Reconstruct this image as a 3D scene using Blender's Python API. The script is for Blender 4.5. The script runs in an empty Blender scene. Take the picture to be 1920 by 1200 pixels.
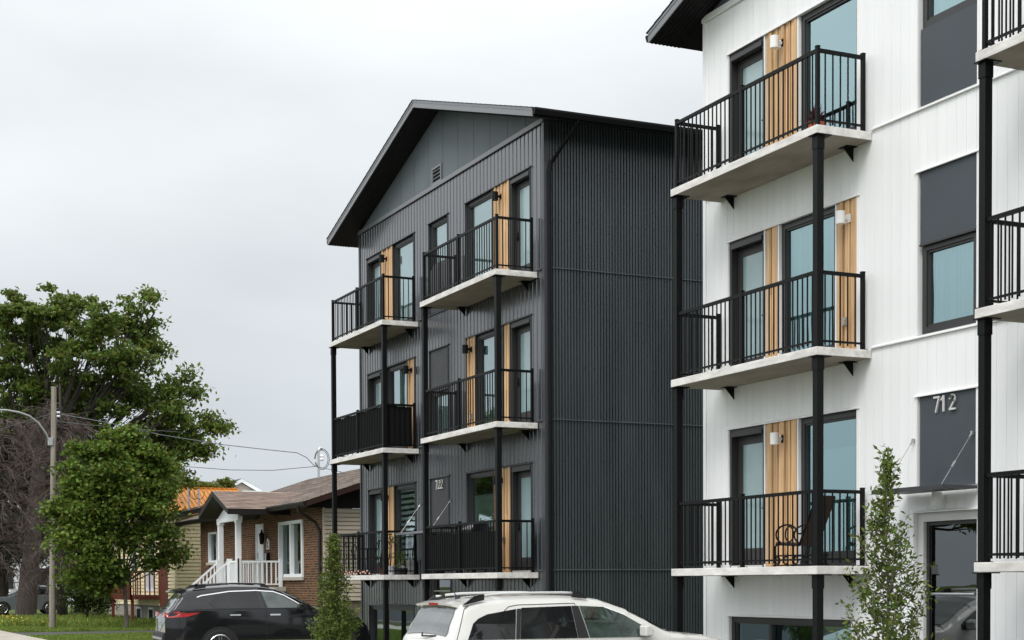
import bpy, math, random
import numpy as np
from mathutils import Matrix, Vector
R = math.radians
rnd = random.Random(7)
nr = np.random.default_rng(7)
C = bpy.context.scene.collection
S = bpy.context.scene

# ------------------------------------------------------------------ camera, sky, sun, exposure
# world axes: +Y runs along the street away from the camera, +X towards the buildings, z = 0 is the eye level
CAM = np.array([[0.90751867, -0.4199871, -0.00455081],
                [0.01531896, 0.02226996, 0.99963462],
                [0.4197323, 0.90725679, -0.02664417]])
FPX, CYP = 2943.25, 1173.58
cam = bpy.data.cameras.new('camera'); cam.sensor_width = 36; cam.lens = FPX / 1920 * 36
cam.shift_y = (CYP - 600) / 1920; cam.clip_start = 0.1; cam.clip_end = 3000
co = bpy.data.objects.new('camera', cam); C.objects.link(co); S.camera = co
m = Matrix.Identity(4)
for i in range(3):
    m[i][0], m[i][1], m[i][2] = CAM[0][i], CAM[1][i], -CAM[2][i]
co.matrix_world = m
S.view_settings.view_transform = 'Standard'; S.view_settings.look = 'None'
S.view_settings.exposure = 0.0; S.view_settings.gamma = 1.0

SUN_EL, SUN_AZ = 48.0, 232.0          # azimuth clockwise from +Y
w = bpy.data.worlds.new('World'); S.world = w; w.use_nodes = True
nt = w.node_tree; nt.nodes.clear(); L = nt.links.new
out = nt.nodes.new('ShaderNodeOutputWorld'); bg = nt.nodes.new('ShaderNodeBackground')
sky = nt.nodes.new('ShaderNodeTexSky'); sky.sky_type = 'NISHITA'; sky.sun_disc = False
sky.sun_elevation = R(SUN_EL); sky.sun_rotation = R(SUN_AZ)
tc = nt.nodes.new('ShaderNodeTexCoord'); sep = nt.nodes.new('ShaderNodeSeparateXYZ')
L(tc.outputs['Generated'], sep.inputs[0])
ramp = nt.nodes.new('ShaderNodeValToRGB')       # overcast: grey low, whiter overhead
e = ramp.color_ramp.elements
e[0].position = 0.0; e[0].color = (6.1, 6.65, 7.2, 1)
e[1].position = 1.0; e[1].color = (11.5, 11.8, 12.0, 1)
for p, c in ((0.06, (5.9, 6.35, 6.8, 1)), (0.14, (6.5, 6.8, 7.0, 1)), (0.24, (7.7, 8.0, 8.15, 1)), (0.4, (9.4, 9.6, 9.7, 1))):
    q = e.new(p); q.color = c
L(sep.outputs['Z'], ramp.inputs[0])
mp = nt.nodes.new('ShaderNodeMapping'); mp.inputs['Scale'].default_value = (1, 1, 2.6)
L(tc.outputs['Generated'], mp.inputs[0])
nz = nt.nodes.new('ShaderNodeTexNoise'); nz.inputs['Scale'].default_value = 2.7; nz.inputs['Detail'].default_value = 5
nz.inputs['Roughness'].default_value = 0.45
L(mp.outputs[0], nz.inputs[0])
mr = nt.nodes.new('ShaderNodeMapRange'); mr.inputs[1].default_value = 0.3; mr.inputs[2].default_value = 0.7
mr.inputs[3].default_value = 0.86; mr.inputs[4].default_value = 1.19
L(nz.outputs[0], mr.inputs[0])
# brighter cloud towards the hidden sun (behind the camera)
dotn = nt.nodes.new('ShaderNodeVectorMath'); dotn.operation = 'DOT_PRODUCT'
dotn.inputs[1].default_value = (math.sin(R(SUN_AZ)), math.cos(R(SUN_AZ)), 0.25)
L(tc.outputs['Generated'], dotn.inputs[0])
mr2 = nt.nodes.new('ShaderNodeMapRange'); mr2.inputs[1].default_value = -0.6; mr2.inputs[2].default_value = 1.0
mr2.inputs[3].default_value = 1.0; mr2.inputs[4].default_value = 1.55
L(dotn.outputs['Value'], mr2.inputs[0])
mul = nt.nodes.new('ShaderNodeMath'); mul.operation = 'MULTIPLY'
L(mr.outputs[0], mul.inputs[0]); L(mr2.outputs[0], mul.inputs[1])
vm = nt.nodes.new('ShaderNodeVectorMath'); vm.operation = 'SCALE'
L(ramp.outputs[0], vm.inputs[0]); L(mul.outputs[0], vm.inputs['Scale'])
mix = nt.nodes.new('ShaderNodeMixRGB'); mix.inputs[0].default_value = 0.1
L(vm.outputs[0], mix.inputs[1]); L(sky.outputs[0], mix.inputs[2])
L(mix.outputs[0], bg.inputs[0]); bg.inputs[1].default_value = 0.112
L(bg.outputs[0], out.inputs[0])

sl = bpy.data.lights.new('sun', 'SUN'); sl.energy = 1.7; sl.angle = R(25); sl.color = (1.0, 0.97, 0.92)
so = bpy.data.objects.new('sun', sl); C.objects.link(so)
sd = Vector((math.sin(R(SUN_AZ)) * math.cos(R(SUN_EL)), math.cos(R(SUN_AZ)) * math.cos(R(SUN_EL)), math.sin(R(SUN_EL))))
so.rotation_euler = sd.to_track_quat('Z', 'Y').to_euler(); so.location = (-10, -10, 30)

# ------------------------------------------------------------------ helpers
def ray(px, py):
    return CAM.T @ np.array([(px - 960) / FPX, -(py - CYP) / FPX, 1.0])
def at(px, py, Y):
    r = ray(px, py); return r * Y / r[1]

def tag(o, label=None, cat=None, group=None, kind=None):
    if label: o['label'] = label
    if cat: o['category'] = cat
    if group: o['group'] = group
    if kind: o['kind'] = kind
    return o
def empty(name, loc, label, cat, group=None):
    o = bpy.data.objects.new(name, None); C.objects.link(o); o.location = loc; o.empty_display_size = 0.2
    return tag(o, label, cat, group)
def origin(o):
    v = Vector((0, 0, 0))
    while o is not None:
        v += o.location; o = o.parent
    return v

class MB:
    """collects faces in world coordinates; build() links them as one mesh object"""
    def __init__(s): s.v = []; s.f = []
    def quad(s, *p):
        n = len(s.v); s.v += [tuple(q) for q in p]; s.f.append(tuple(range(n, n + len(p)))); return s
    def box(s, x0, x1, y0, y1, z0, z1):
        if x0 > x1: x0, x1 = x1, x0
        if y0 > y1: y0, y1 = y1, y0
        if z0 > z1: z0, z1 = z1, z0
        n = len(s.v)
        s.v += [(x0, y0, z0), (x1, y0, z0), (x1, y1, z0), (x0, y1, z0), (x0, y0, z1), (x1, y0, z1), (x1, y1, z1), (x0, y1, z1)]
        s.f += [tuple(n + i for i in q) for q in ((3, 2, 1, 0), (4, 5, 6, 7), (0, 1, 5, 4), (1, 2, 6, 5), (2, 3, 7, 6), (3, 0, 4, 7))]
        return s
    def prism(s, pts, d):
        """polygon pts (3-D) pushed by vector d"""
        n = len(s.v); k = len(pts); d = Vector(d)
        s.v += [tuple(p) for p in pts] + [tuple(Vector(p) + d) for p in pts]
        s.f.append(tuple(range(n + k - 1, n - 1, -1))); s.f.append(tuple(range(n + k, n + 2 * k)))
        for i in range(k):
            j = (i + 1) % k; s.f.append((n + i, n + j, n + k + j, n + k + i))
        return s
    def bar(s, a, b, w, h=None):
        """square bar from a to b"""
        a = Vector(a); b = Vector(b); h = h or w; d = (b - a).normalized()
        up = Vector((0, 0, 1)) if abs(d.z) < 0.99 else Vector((1, 0, 0))
        x = d.cross(up).normalized(); y = x.cross(d)
        return s.prism([a + x * w / 2 + y * h / 2, a - x * w / 2 + y * h / 2, a - x * w / 2 - y * h / 2, a + x * w / 2 - y * h / 2], b - a)
    def tube(s, path, r, n=8, cap=True):
        P = [Vector(p) for p in path]; rr = r if hasattr(r, '__len__') else [r] * len(P)
        base = len(s.v); prev = None
        for i, p in enumerate(P):
            d = (P[min(i + 1, len(P) - 1)] - P[max(i - 1, 0)]).normalized()
            if prev is None:
                prev = d.cross(Vector((0, 0, 1)) if abs(d.z) < 0.9 else Vector((1, 0, 0))).normalized()
            x = (prev - d * prev.dot(d)).normalized(); prev = x; y = d.cross(x)
            for k in range(n):
                a = 2 * math.pi * k / n
                s.v.append(tuple(p + (x * math.cos(a) + y * math.sin(a)) * rr[i]))
        for i in range(len(P) - 1):
            for k in range(n):
                a = base + i * n + k; b = base + i * n + (k + 1) % n
                s.f.append((a, b, b + n, a + n))
        if cap:
            s.f.append(tuple(base + k for k in range(n - 1, -1, -1)))
            s.f.append(tuple(base + (len(P) - 1) * n + k for k in range(n)))
        return s
    def lathe(s, c, prof, n=20):
        """profile (r, z) spun round the vertical axis at c"""
        b = len(s.v)
        for r, z in prof:
            for k in range(n):
                a = 2 * math.pi * k / n; s.v.append((c[0] + r * math.cos(a), c[1] + r * math.sin(a), c[2] + z))
        for i in range(len(prof) - 1):
            for k in range(n):
                p = b + i * n + k; q = b + i * n + (k + 1) % n; s.f.append((p, q, q + n, p + n))
        s.f.append(tuple(b + k for k in range(n - 1, -1, -1))); s.f.append(tuple(b + (len(prof) - 1) * n + k for k in range(n)))
        return s
    def build(s, name, mt, parent=None, smooth=False, bevel=0):
        me = bpy.data.meshes.new(name)
        o = origin(parent) if parent else (Vector(s.v[0]) if s.v else Vector())
        me.from_pydata([(p[0] - o.x, p[1] - o.y, p[2] - o.z) for p in s.v], [], s.f); me.validate(); me.materials.append(mt)
        ob = bpy.data.objects.new(name, me); C.objects.link(ob)
        if parent: ob.parent = parent
        else: ob.location = o
        if smooth:
            me.polygons.foreach_set('use_smooth', [True] * len(me.polygons))
        if bevel:
            b = ob.modifiers.new('bevel', 'BEVEL'); b.width = bevel; b.segments = 2; b.limit_method = 'ANGLE'
        return ob

# ------------------------------------------------------------------ materials
MATS = {}
def mat(name, col, rough=0.6, spec=0.5, metal=0.0, noise=0.0, nscale=(3, 3, 3), bump=0.0, bscale=40, island=0.0, hue=0.0, coat=0.0, col2=None, detail=4, rnoise=0.0):
    """principled material with noise mottling, per-piece variation and fine bump"""
    mt = bpy.data.materials.new(name); mt.use_nodes = True; t = mt.node_tree; b = t.nodes['Principled BSDF']; k = t.links.new
    b.inputs['Roughness'].default_value = rough; b.inputs['Metallic'].default_value = metal
    b.inputs['Specular IOR Level'].default_value = spec; b.inputs['Coat Weight'].default_value = coat; b.inputs['Coat Roughness'].default_value = 0.04
    b.inputs['Base Color'].default_value = (*col, 1)
    tc = t.nodes.new('ShaderNodeTexCoord'); mp = t.nodes.new('ShaderNodeMapping'); mp.inputs['Scale'].default_value = nscale
    k(tc.outputs['Object'], mp.inputs[0])
    src = None
    if noise or col2:
        n = t.nodes.new('ShaderNodeTexNoise'); n.inputs['Scale'].default_value = 1; n.inputs['Detail'].default_value = detail; n.inputs['Roughness'].default_value = 0.6
        k(mp.outputs[0], n.inputs[0])
        r = t.nodes.new('ShaderNodeMapRange'); r.inputs[1].default_value = 0.3; r.inputs[2].default_value = 0.7
        k(n.outputs[0], r.inputs[0])
        mx = t.nodes.new('ShaderNodeMixRGB'); k(r.outputs[0], mx.inputs[0])
        c2 = col2 or tuple(min(1, c * (1 + noise)) for c in col); c1 = col if col2 else tuple(c * (1 - noise) for c in col)
        mx.inputs[1].default_value = (*c1, 1); mx.inputs[2].default_value = (*c2, 1); src = mx.outputs[0]
        if rnoise:
            rr = t.nodes.new('ShaderNodeMapRange'); k(n.outputs[0], rr.inputs[0]); rr.inputs[1].default_value = 0.3; rr.inputs[2].default_value = 0.7
            rr.inputs[3].default_value = rough - rnoise; rr.inputs[4].default_value = rough + rnoise; k(rr.outputs[0], b.inputs['Roughness'])
    if island or hue:
        g = t.nodes.new('ShaderNodeNewGeometry'); hs = t.nodes.new('ShaderNodeHueSaturation')
        if src: k(src, hs.inputs['Color'])
        else: hs.inputs['Color'].default_value = (*col, 1)
        r = t.nodes.new('ShaderNodeMapRange'); k(g.outputs['Random Per Island'], r.inputs[0])
        r.inputs[3].default_value = 1 - island; r.inputs[4].default_value = 1 + island; k(r.outputs[0], hs.inputs['Value'])
        if hue:
            wn = t.nodes.new('ShaderNodeTexWhiteNoise'); wn.noise_dimensions = '1D'; k(g.outputs['Random Per Island'], wn.inputs['W'])
            r2 = t.nodes.new('ShaderNodeMapRange'); k(wn.outputs['Value'], r2.inputs[0])
            r2.inputs[3].default_value = 0.5 - hue; r2.inputs[4].default_value = 0.5 + hue; k(r2.outputs[0], hs.inputs['Hue'])
        src = hs.outputs[0]
    if src: k(src, b.inputs['Base Color'])
    if bump:
        n2 = t.nodes.new('ShaderNodeTexNoise'); n2.inputs['Scale'].default_value = bscale; n2.inputs['Detail'].default_value = 3
        k(tc.outputs['Object'], n2.inputs[0]); bp = t.nodes.new('ShaderNodeBump'); bp.inputs['Strength'].default_value = bump; bp.inputs['Distance'].default_value = 0.02
        k(n2.outputs[0], bp.inputs['Height']); k(bp.outputs[0], b.inputs['Normal'])
    MATS[name] = mt; return mt

M = {}
M['dark'] = mat('dark_metal_siding', (0.030, 0.034, 0.041), 0.27, 1.0, noise=0.18, nscale=(0.8, 5, 0.25), rnoise=0.06, coat=0.6)
M['dark'].node_tree.nodes['Principled BSDF'].inputs['Coat Roughness'].default_value = 0.16
M['corr'] = mat('dark_corrugated_siding', (0.048, 0.058, 0.064), 0.36, 0.6, noise=0.16, nscale=(3, 2, 0.35), rnoise=0.06)
M['gable'] = mat('slate_gable_siding', (0.125, 0.150, 0.165), 0.5, 0.4, noise=0.08, nscale=(1, 1.2, 0.3))
M['trimd'] = mat('dark_trim', (0.05, 0.053, 0.06), 0.35, 0.5, noise=0.08)
M['fascia'] = mat('fascia_metal', (0.17, 0.175, 0.19), 0.35, 0.6, noise=0.08, nscale=(1, 1, 14))
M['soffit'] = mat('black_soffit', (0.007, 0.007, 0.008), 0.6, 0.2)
M['black'] = mat('black_metal', (0.004, 0.0042, 0.0046), 0.5, 0.18, noise=0.1)
M['frame'] = mat('charcoal_frame', (0.030, 0.029, 0.030), 0.4, 0.5, noise=0.06)
M['leaf_door'] = mat('charcoal_door', (0.045, 0.043, 0.043), 0.45, 0.4, noise=0.06)
M['white'] = mat('white_siding', (0.875, 0.88, 0.885), 0.5, 0.35, noise=0.038, nscale=(0.7, 3.5, 0.3), detail=7)
M['trimw'] = mat('white_trim', (0.84, 0.84, 0.84), 0.45, 0.4)
M['panel'] = mat('slate_panel', (0.055, 0.066, 0.078), 0.5, 0.4, noise=0.10, nscale=(2, 2, 2), rnoise=0.08)
M['paneld'] = mat('charcoal_panel', (0.040, 0.041, 0.046), 0.45, 0.4, noise=0.12, nscale=(2, 2, 2), rnoise=0.08)
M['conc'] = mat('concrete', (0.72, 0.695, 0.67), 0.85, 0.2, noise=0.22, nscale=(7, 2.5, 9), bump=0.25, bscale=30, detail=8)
M['concu'] = mat('underside_concrete', (0.30, 0.262, 0.222), 0.9, 0.2, noise=0.22, nscale=(2.5, 1.2, 5), bump=0.2, bscale=30, detail=8)  # darker, browner concrete for the balcony slab undersides
M['wood'] = mat('cedar_slat', (0.60, 0.385, 0.205), 0.55, 0.3, noise=0.24, nscale=(45, 45, 1.6), island=0.22, hue=0.008)
M['woodback'] = mat('slat_backing', (0.13, 0.07, 0.03), 0.8)
M['room'] = mat('room_wall', (0.20, 0.23, 0.22), 0.9)
M['lampw'] = mat('white_lamp_paint', (0.86, 0.86, 0.85), 0.3)
M['steel'] = mat('galvanised_steel', (0.55, 0.56, 0.57), 0.35, 0.5, metal=0.9, noise=0.1)
M['blind'] = mat('white_blind', (0.80, 0.84, 0.83), 0.9, noise=0.03)
M['curtain'] = mat('pale_curtain', (0.62, 0.70, 0.69), 0.9, noise=0.08, nscale=(1, 14, 0.3))
M['shade'] = mat('green_grey_shade', (0.36, 0.46, 0.40), 0.9)
M['frost'] = mat('frosted_glass', (0.27, 0.38, 0.395), 0.2, 0.7, noise=0.05, coat=0.5)
M['black_rubber'] = mat('black_rubber', (0.012, 0.012, 0.012), 0.7)
M['shingle_dark'] = mat('dark_shingles', (0.035, 0.033, 0.033), 0.9, noise=0.3, nscale=(8, 4, 4), bump=0.4)
M['aluw'] = mat('pale_aluminium', (0.62, 0.62, 0.61), 0.4, 0.5, noise=0.04)

def glass_mat(name, tint, refl, base=0.2, ior=1.7):
    mt = bpy.data.materials.new(name); mt.use_nodes = True; t = mt.node_tree; t.nodes.clear(); k = t.links.new
    o = t.nodes.new('ShaderNodeOutputMaterial'); tr = t.nodes.new('ShaderNodeBsdfTransparent'); tr.inputs[0].default_value = (*tint, 1)
    gl = t.nodes.new('ShaderNodeBsdfGlossy'); gl.inputs[0].default_value = (*refl, 1); gl.inputs['Roughness'].default_value = 0.0
    fr = t.nodes.new('ShaderNodeFresnel'); fr.inputs[0].default_value = ior
    ad = t.nodes.new('ShaderNodeMath'); ad.operation = 'ADD'; ad.inputs[1].default_value = base; ad.use_clamp = True; k(fr.outputs[0], ad.inputs[0])
    # panes are never perfectly flat
    tc = t.nodes.new('ShaderNodeTexCoord'); n = t.nodes.new('ShaderNodeTexNoise'); n.inputs['Scale'].default_value = 1.3; n.inputs['Detail'].default_value = 1
    k(tc.outputs['Object'], n.inputs[0]); bp = t.nodes.new('ShaderNodeBump'); bp.inputs['Strength'].default_value = 0.10; bp.inputs['Distance'].default_value = 0.02
    k(n.outputs[0], bp.inputs['Height']); k(bp.outputs[0], gl.inputs['Normal'])
    mx = t.nodes.new('ShaderNodeMixShader'); k(ad.outputs[0], mx.inputs[0]); k(tr.outputs[0], mx.inputs[1]); k(gl.outputs[0], mx.inputs[2]); k(mx.outputs[0], o.inputs[0])
    return mt
M['glass'] = glass_mat('window_glass', (0.66, 0.87, 0.88), (0.64, 0.88, 0.92), 0.34)
M['glass2'] = glass_mat('clear_window_glass', (0.80, 0.90, 0.87), (0.80, 0.93, 0.96), 0.26)
M['glassdoor'] = glass_mat('entrance_glass', (0.30, 0.32, 0.32), (0.9, 0.95, 0.97), 0.06)
M['glassc'] = glass_mat('house_glass', (0.5, 0.58, 0.56), (0.9, 0.95, 0.97), 0.05)
M['glasscar'] = glass_mat('car_glass', (0.14, 0.16, 0.155), (0.95, 0.98, 1.0), 0.04, 1.6)
M['glasscarf'] = glass_mat('car_front_glass', (0.55, 0.64, 0.60), (0.95, 0.98, 1.0), 0.04, 1.6)

def leafmat(name, col, island=0.45, hue=0.03, trans=0.35, spec=0.25):
    mt = mat(name, col, 0.5, spec, island=island, hue=hue, noise=0.25, nscale=(0.7, 0.7, 0.7))
    t = mt.node_tree; b = t.nodes['Principled BSDF']; o = t.nodes['Material Output']; k = t.links.new
    tl = t.nodes.new('ShaderNodeBsdfTranslucent'); mx = t.nodes.new('ShaderNodeMixShader'); mx.inputs[0].default_value = trans
    k(b.inputs['Base Color'].links[0].from_socket, tl.inputs[0]); k(b.outputs[0], mx.inputs[1]); k(tl.outputs[0], mx.inputs[2]); k(mx.outputs[0], o.inputs[0])
    return mt
M['bark'] = mat('bark', (0.038, 0.030, 0.025), 0.95, noise=0.4, nscale=(9, 9, 2), bump=0.8, bscale=14)
M['barkg'] = mat('grey_bark', (0.16, 0.145, 0.12), 0.95, noise=0.3, nscale=(9, 9, 2), bump=0.6, bscale=14)

# ------------------------------------------------------------------ ground, road, pavement
def hgt(x, y):
    h = -1.7
    if y < 26: h -= 0.18 * min(1, (26 - y) / 3)
    return h
def noise_ground():
    mt = mat('lawn_soil', (0.060, 0.085, 0.022), 0.95, 0.1, noise=0.35, nscale=(0.6, 0.6, 1), bump=0.8, bscale=18, col2=(0.12, 0.15, 0.045), detail=8)
    return mt
g = MB(); xs = [-400, -150, -60, -30, -12, -8, -4] + [x for x in range(0, 40, 4)] + [60, 120, 250, 500]
ys = [-200, -60, -20, 0, 10, 18, 22, 23, 24, 25, 26, 28, 34, 40, 50, 60, 70, 80, 100, 130, 180, 300, 600, 1200]
for y in ys:
    for x in xs: g.v.append((x, y, hgt(x, y)))
for j in range(len(ys) - 1):
    for i in range(len(xs) - 1):
        a = j * len(xs) + i; g.f.append((a, a + 1, a + 1 + len(xs), a + len(xs)))
M['lawn'] = noise_ground()
tag(g.build('ground', M['lawn']), kind='structure')
M['asph'] = mat('asphalt', (0.055, 0.056, 0.060), 0.9, 0.2, noise=0.2, nscale=(2, 2, 2), bump=0.4, bscale=60)
M['pave'] = mat('pavement_concrete', (0.42, 0.38, 0.33), 0.9, 0.2, noise=0.14, nscale=(1.5, 0.5, 1), bump=0.2, bscale=30)
def sheet(name, x0, x1, y0, y1, dz, mt, n=24, kind='structure'):
    b = MB()
    cut = sorted(set([y0, y1] + [y for y in ys if y0 < y < y1]))
    for a, c in zip(cut[:-1], cut[1:]):
        b.quad((x0, a, hgt(0, a) + dz), (x1, a, hgt(0, a) + dz), (x1, c, hgt(0, c) + dz), (x0, c, hgt(0, c) + dz))
    return tag(b.build(name, mt), kind=kind)
sheet('road', -7.2, 4.2, -60, 400, 0.004, M['asph'])
sheet('sidewalk', 5.4, 7.42, -60, 300, 0.02, M['pave'])
kb = MB()
cut = [y for y in ys if -60 <= y <= 300]
for a, c in zip(cut[:-1], cut[1:]):
    kb.box(4.2, 4.4, a, c, min(hgt(0, a), hgt(0, c)) - 0.02, max(hgt(0, a), hgt(0, c)) + 0.13)
tag(kb.build('kerb', M['pave']), kind='structure')
M['asph2'] = mat('worn_driveway_asphalt', (0.085, 0.085, 0.088), 0.9, 0.2, noise=0.2, bump=0.3)
sheet('driveway', 7.42, 30, 56.3, 59.6, 0.010, M['asph2'])
sheet('driveway', 7.42, 13.6, 31.5, 37.5, 0.010, M['asph2'])
sheet('driveway', 7.42, 13.6, 14.0, 22.4, 0.010, M['asph2'])

# ------------------------------------------------------------------ apartment buildings
W = 14.0          # facade plane
HEADS = (2.50, 5.53, 8.55); SLABS = (0.235, 3.285, 6.345)

def profiled(mb, mapf, brk, zlo, zhi, openings=()):
    """wall strip by strip: mapf(a, off, z) -> point, brk = [(a, off)], openings = (a0, a1, z0, z1)"""
    cuts = set()
    for o in openings: cuts.add(o[0]); cuts.add(o[1])
    pts = []
    for (a0, f0), (a1, f1) in zip(brk[:-1], brk[1:]):
        pts.append((a0, f0))
        for c in sorted(cuts):
            if a0 < c < a1 and a1 > a0: pts.append((c, f0 + (f1 - f0) * (c - a0) / (a1 - a0)))
    pts.append(brk[-1])
    for (a0, f0), (a1, f1) in zip(pts[:-1], pts[1:]):
        mid = (a0 + a1) / 2; lo = zlo; segs = []
        for o in sorted([o for o in openings if o[0] <= mid <= o[1]], key=lambda o: o[2]):
            if o[2] > lo: segs.append((lo, lo, o[2], o[2]))
            lo = max(lo, o[3])
        h0, h1 = zhi(a0), zhi(a1)
        if max(h0, h1) > lo: segs.append((lo, lo, h0, h1))
        for b0, b1, t0, t1 in segs:
            mb.quad(mapf(a0, f0, b0), mapf(a1, f1, b1), mapf(a1, f1, t1), mapf(a0, f0, t0))

def board_profile(a0, a1, style):
    p = [(a0, 0.0)]; a = a0
    while a < a1 - 1e-6:
        if style == 'white':      # boards 0.19 with a narrow V joint
            seq = [(0.0, 0.0), (0.1835, 0.0), (0.1840, -0.009), (0.1895, -0.009), (0.190, 0.0)]; per = 0.190
        elif style == 'dark':     # wide and narrow pans, stepped
            seq = [(0.0, 0.0), (0.105, 0.0), (0.112, -0.012), (0.183, -0.012), (0.190, 0.0)]; per = 0.190
        elif style == 'corr':
            seq = [(0.0, -0.020), (0.024, -0.020), (0.0265, 0.024), (0.066, 0.024), (0.0685, -0.020)]; per = 0.0685
        else:                     # fine gable ribs with a panel joint every 0.9
            seq = [(0.0, 0.0), (0.026, 0.0), (0.030, -0.006), (0.041, -0.006), (0.045, 0.0)]; per = 0.045
            if int((a - a0) / 0.045 + .5) % 20 == 19: seq = [(0.0, 0.0), (0.018, 0.0), (0.022, -0.03), (0.036, -0.03), (0.045, 0.0)]
        for q, f in seq[1:]:
            if a + q <= a1: p.append((a + q, f))
        a += per
    if p[-1][0] < a1: p.append((a1, 0.0))
    return p

def pane(name, fr, x, y0, y1, z0, z1, mt, parent):
    return MB().quad((x, y0, z0), (x, y0, z1), (x, y1, z1), (x, y1, z0)).build(name, mt, parent)

def frame_ring(mb, x0, x1, y0, y1, z0, z1, t, tb=None):
    y0, y1 = min(y0, y1), max(y0, y1); tb = tb or t
    mb.box(x0, x1, y0, y0 + t, z0, z1); mb.box(x0, x1, y1 - t, y1, z0, z1)
    mb.box(x0, x1, y0 + t, y1 - t, z1 - t, z1); mb.box(x0, x1, y0 + t, y1 - t, z0, z0 + tb)

def window(bld, y0, y1, z0, z1, blind=None, tb=0.10, mull=None, wh=False, t=0.085):
    y0, y1 = min(y0, y1), max(y0, y1)
    f = MB(); frame_ring(f, W + 0.045, W + 0.14, y0, y1, z0, z1, t, tb)
    frame_ring(f, W + 0.065, W + 0.13, y0 + t, y1 - t, z0 + tb, z1 - t, 0.03)
    for my in (mull or []): f.box(W + 0.06, W + 0.13, my - 0.035, my + 0.035, z0 + tb, z1 - t)
    fo = f.build('window', M['frame'], bld)
    iy0, iy1, iz0, iz1 = y0 + t + 0.02, y1 - t - 0.02, z0 + tb + 0.02, z1 - t - 0.02
    pane('pane', fo, W + 0.10, iy0, iy1, iz0, iz1, M['glass2' if y0 > 25 else 'glass'], fo)
    if blind == 'blind':
        MB().box(W + 0.142, W + 0.147, y0 + 0.06, y1 - 0.06, z0 + 0.05, z1 - 0.05).build('blind', M['blind'], fo)
    elif blind == 'low':
        MB().box(W + 0.142, W + 0.147, y0 + 0.06, y1 - 0.06, z0 + 0.05, z1 - 0.5).build('blind', M['shade'], fo)
    elif blind == 'curtain':
        b = MB(); n = 60; last = None
        for i in range(n + 1):
            yy = y0 + 0.05 + (y1 - y0 - 0.1) * i / n; xx = W + 0.195 + 0.035 * math.sin(i * 0.9) + 0.012 * math.sin(i * 2.3)
            if last: b.quad((last[0], last[1], z0), (xx, yy, z0), (xx, yy, z1), (last[0], last[1], z1))
            last = (xx, yy)
        b.build('curtain', M['curtain'], fo, smooth=True)
    elif blind == 'zebra':
        b = MB(); z = z1 - 0.1; 
        while z > z0 + 0.1:
            b.box(W + 0.142, W + 0.147, y0 + 0.07, y1 - 0.07, z - 0.075, z); z -= 0.14
        b.build('blind', M['blind'], fo)
    return fo

def opening_shell(mb, y0, y1, z0, z1, depth=0.14, room=1.6):
    """reveal plus the room behind, as faces of the wall"""
    y0, y1 = min(y0, y1), max(y0, y1)
    a, b = W - 0.02, W + depth
    mb.quad((a, y0, z0), (b, y0, z0), (b, y0, z1), (a, y0, z1)); mb.quad((a, y1, z0), (a, y1, z1), (b, y1, z1), (b, y1, z0))
    mb.quad((a, y0, z1), (b, y0, z1), (b, y1, z1), (a, y1, z1)); mb.quad((a, y0, z0), (a, y1, z0), (b, y1, z0), (b, y0, z0))
def room_box(mb, y0, y1, z0, z1, d=2.0):
    y0, y1 = min(y0, y1), max(y0, y1)
    a, b = W + 0.141, W + d
    mb.quad((a, y0, z0), (b, y0, z0), (b, y0, z1), (a, y0, z1)); mb.quad((a, y1, z0), (a, y1, z1), (b, y1, z1), (b, y1, z0))
    mb.quad((a, y0, z1), (b, y0, z1), (b, y1, z1), (a, y1, z1)); mb.quad((a, y0, z0), (a, y1, z0), (b, y1, z0), (b, y0, z0))
    mb.quad((b, y0, z0), (b, y1, z0), (b, y1, z1), (b, y0, z1))

def slat_panel(bld, y0, y1, z0, z1):
    y0, y1 = min(y0, y1), max(y0, y1)
    s = MB(); y = y0 + 0.006; i = 0
    while y < y1 - 0.02:
        wd = (0.072, 0.072, 0.045, 0.060)[i % 4]
        wd = min(wd, y1 - 0.004 - y)
        cut = z0 + rnd.uniform(0.25, 0.8) * (z1 - z0) if rnd.random() < 0.35 else None
        x0 = W + (-0.012, 0.012, 0.0, 0.008)[(i * 3) % 4]
        if cut: s.box(x0, W + 0.045, y, y + wd, z0, cut - 0.0015); s.box(x0, W + 0.045, y, y + wd, cut + 0.0015, z1)
        else: s.box(x0, W + 0.045, y, y + wd, z0, z1)
        y += wd + 0.021; i += 1
    o = s.build('slat_panel', M['wood'], bld)
    MB().box(W + 0.046, W + 0.13, y0, y1, z0, z1).build('slat_backing', M['woodback'], o)
    return o

def door(bld, y0, y1, z0, z1, hinge_low):
    """balcony door, set back, full frosted lite"""
    y0, y1 = min(y0, y1), max(y0, y1)
    f = MB(); frame_ring(f, W + 0.01, W + 0.16, y0, y1, z0, z1, 0.055, 0.05)
    f.box(W - 0.015, W + 0.10, y0 + 0.055, y1 - 0.055, z1 - 0.125, z1 - 0.056)
    fo = f.build('door', M['frame'], bld)
    MB().box(W - 0.01, W + 0.15, y0 + 0.058, y1 - 0.058, z0 + 0.0, z0 + 0.045).build('sill', M['aluw'], fo)
    l = MB(); a, b = y0 + 0.057, y1 - 0.057; frame_ring(l, W + 0.135, W + 0.175, a, b, z0 + 0.052, z1 - 0.128, 0.125, 0.27)
    l.build('door_leaf', M['leaf_door'], fo)
    pane('pane', fo, W + 0.150, a + 0.12, b - 0.12, z0 + 0.31, z1 - 0.24, M['frost'], fo)
    hy = a + 0.06 if hinge_low else b - 0.06
    h = MB(); h.box(W + 0.125, W + 0.134, hy - 0.03, hy + 0.03, z0 + 0.88, z0 + 1.06); h.tube([(W + 0.10, hy, z0 + 0.95), (W + 0.10, hy + (0.09 if hinge_low else -0.09), z0 + 0.95)], 0.011, 8)
    h.build('handle', M['black'], fo)
    return fo

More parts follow.
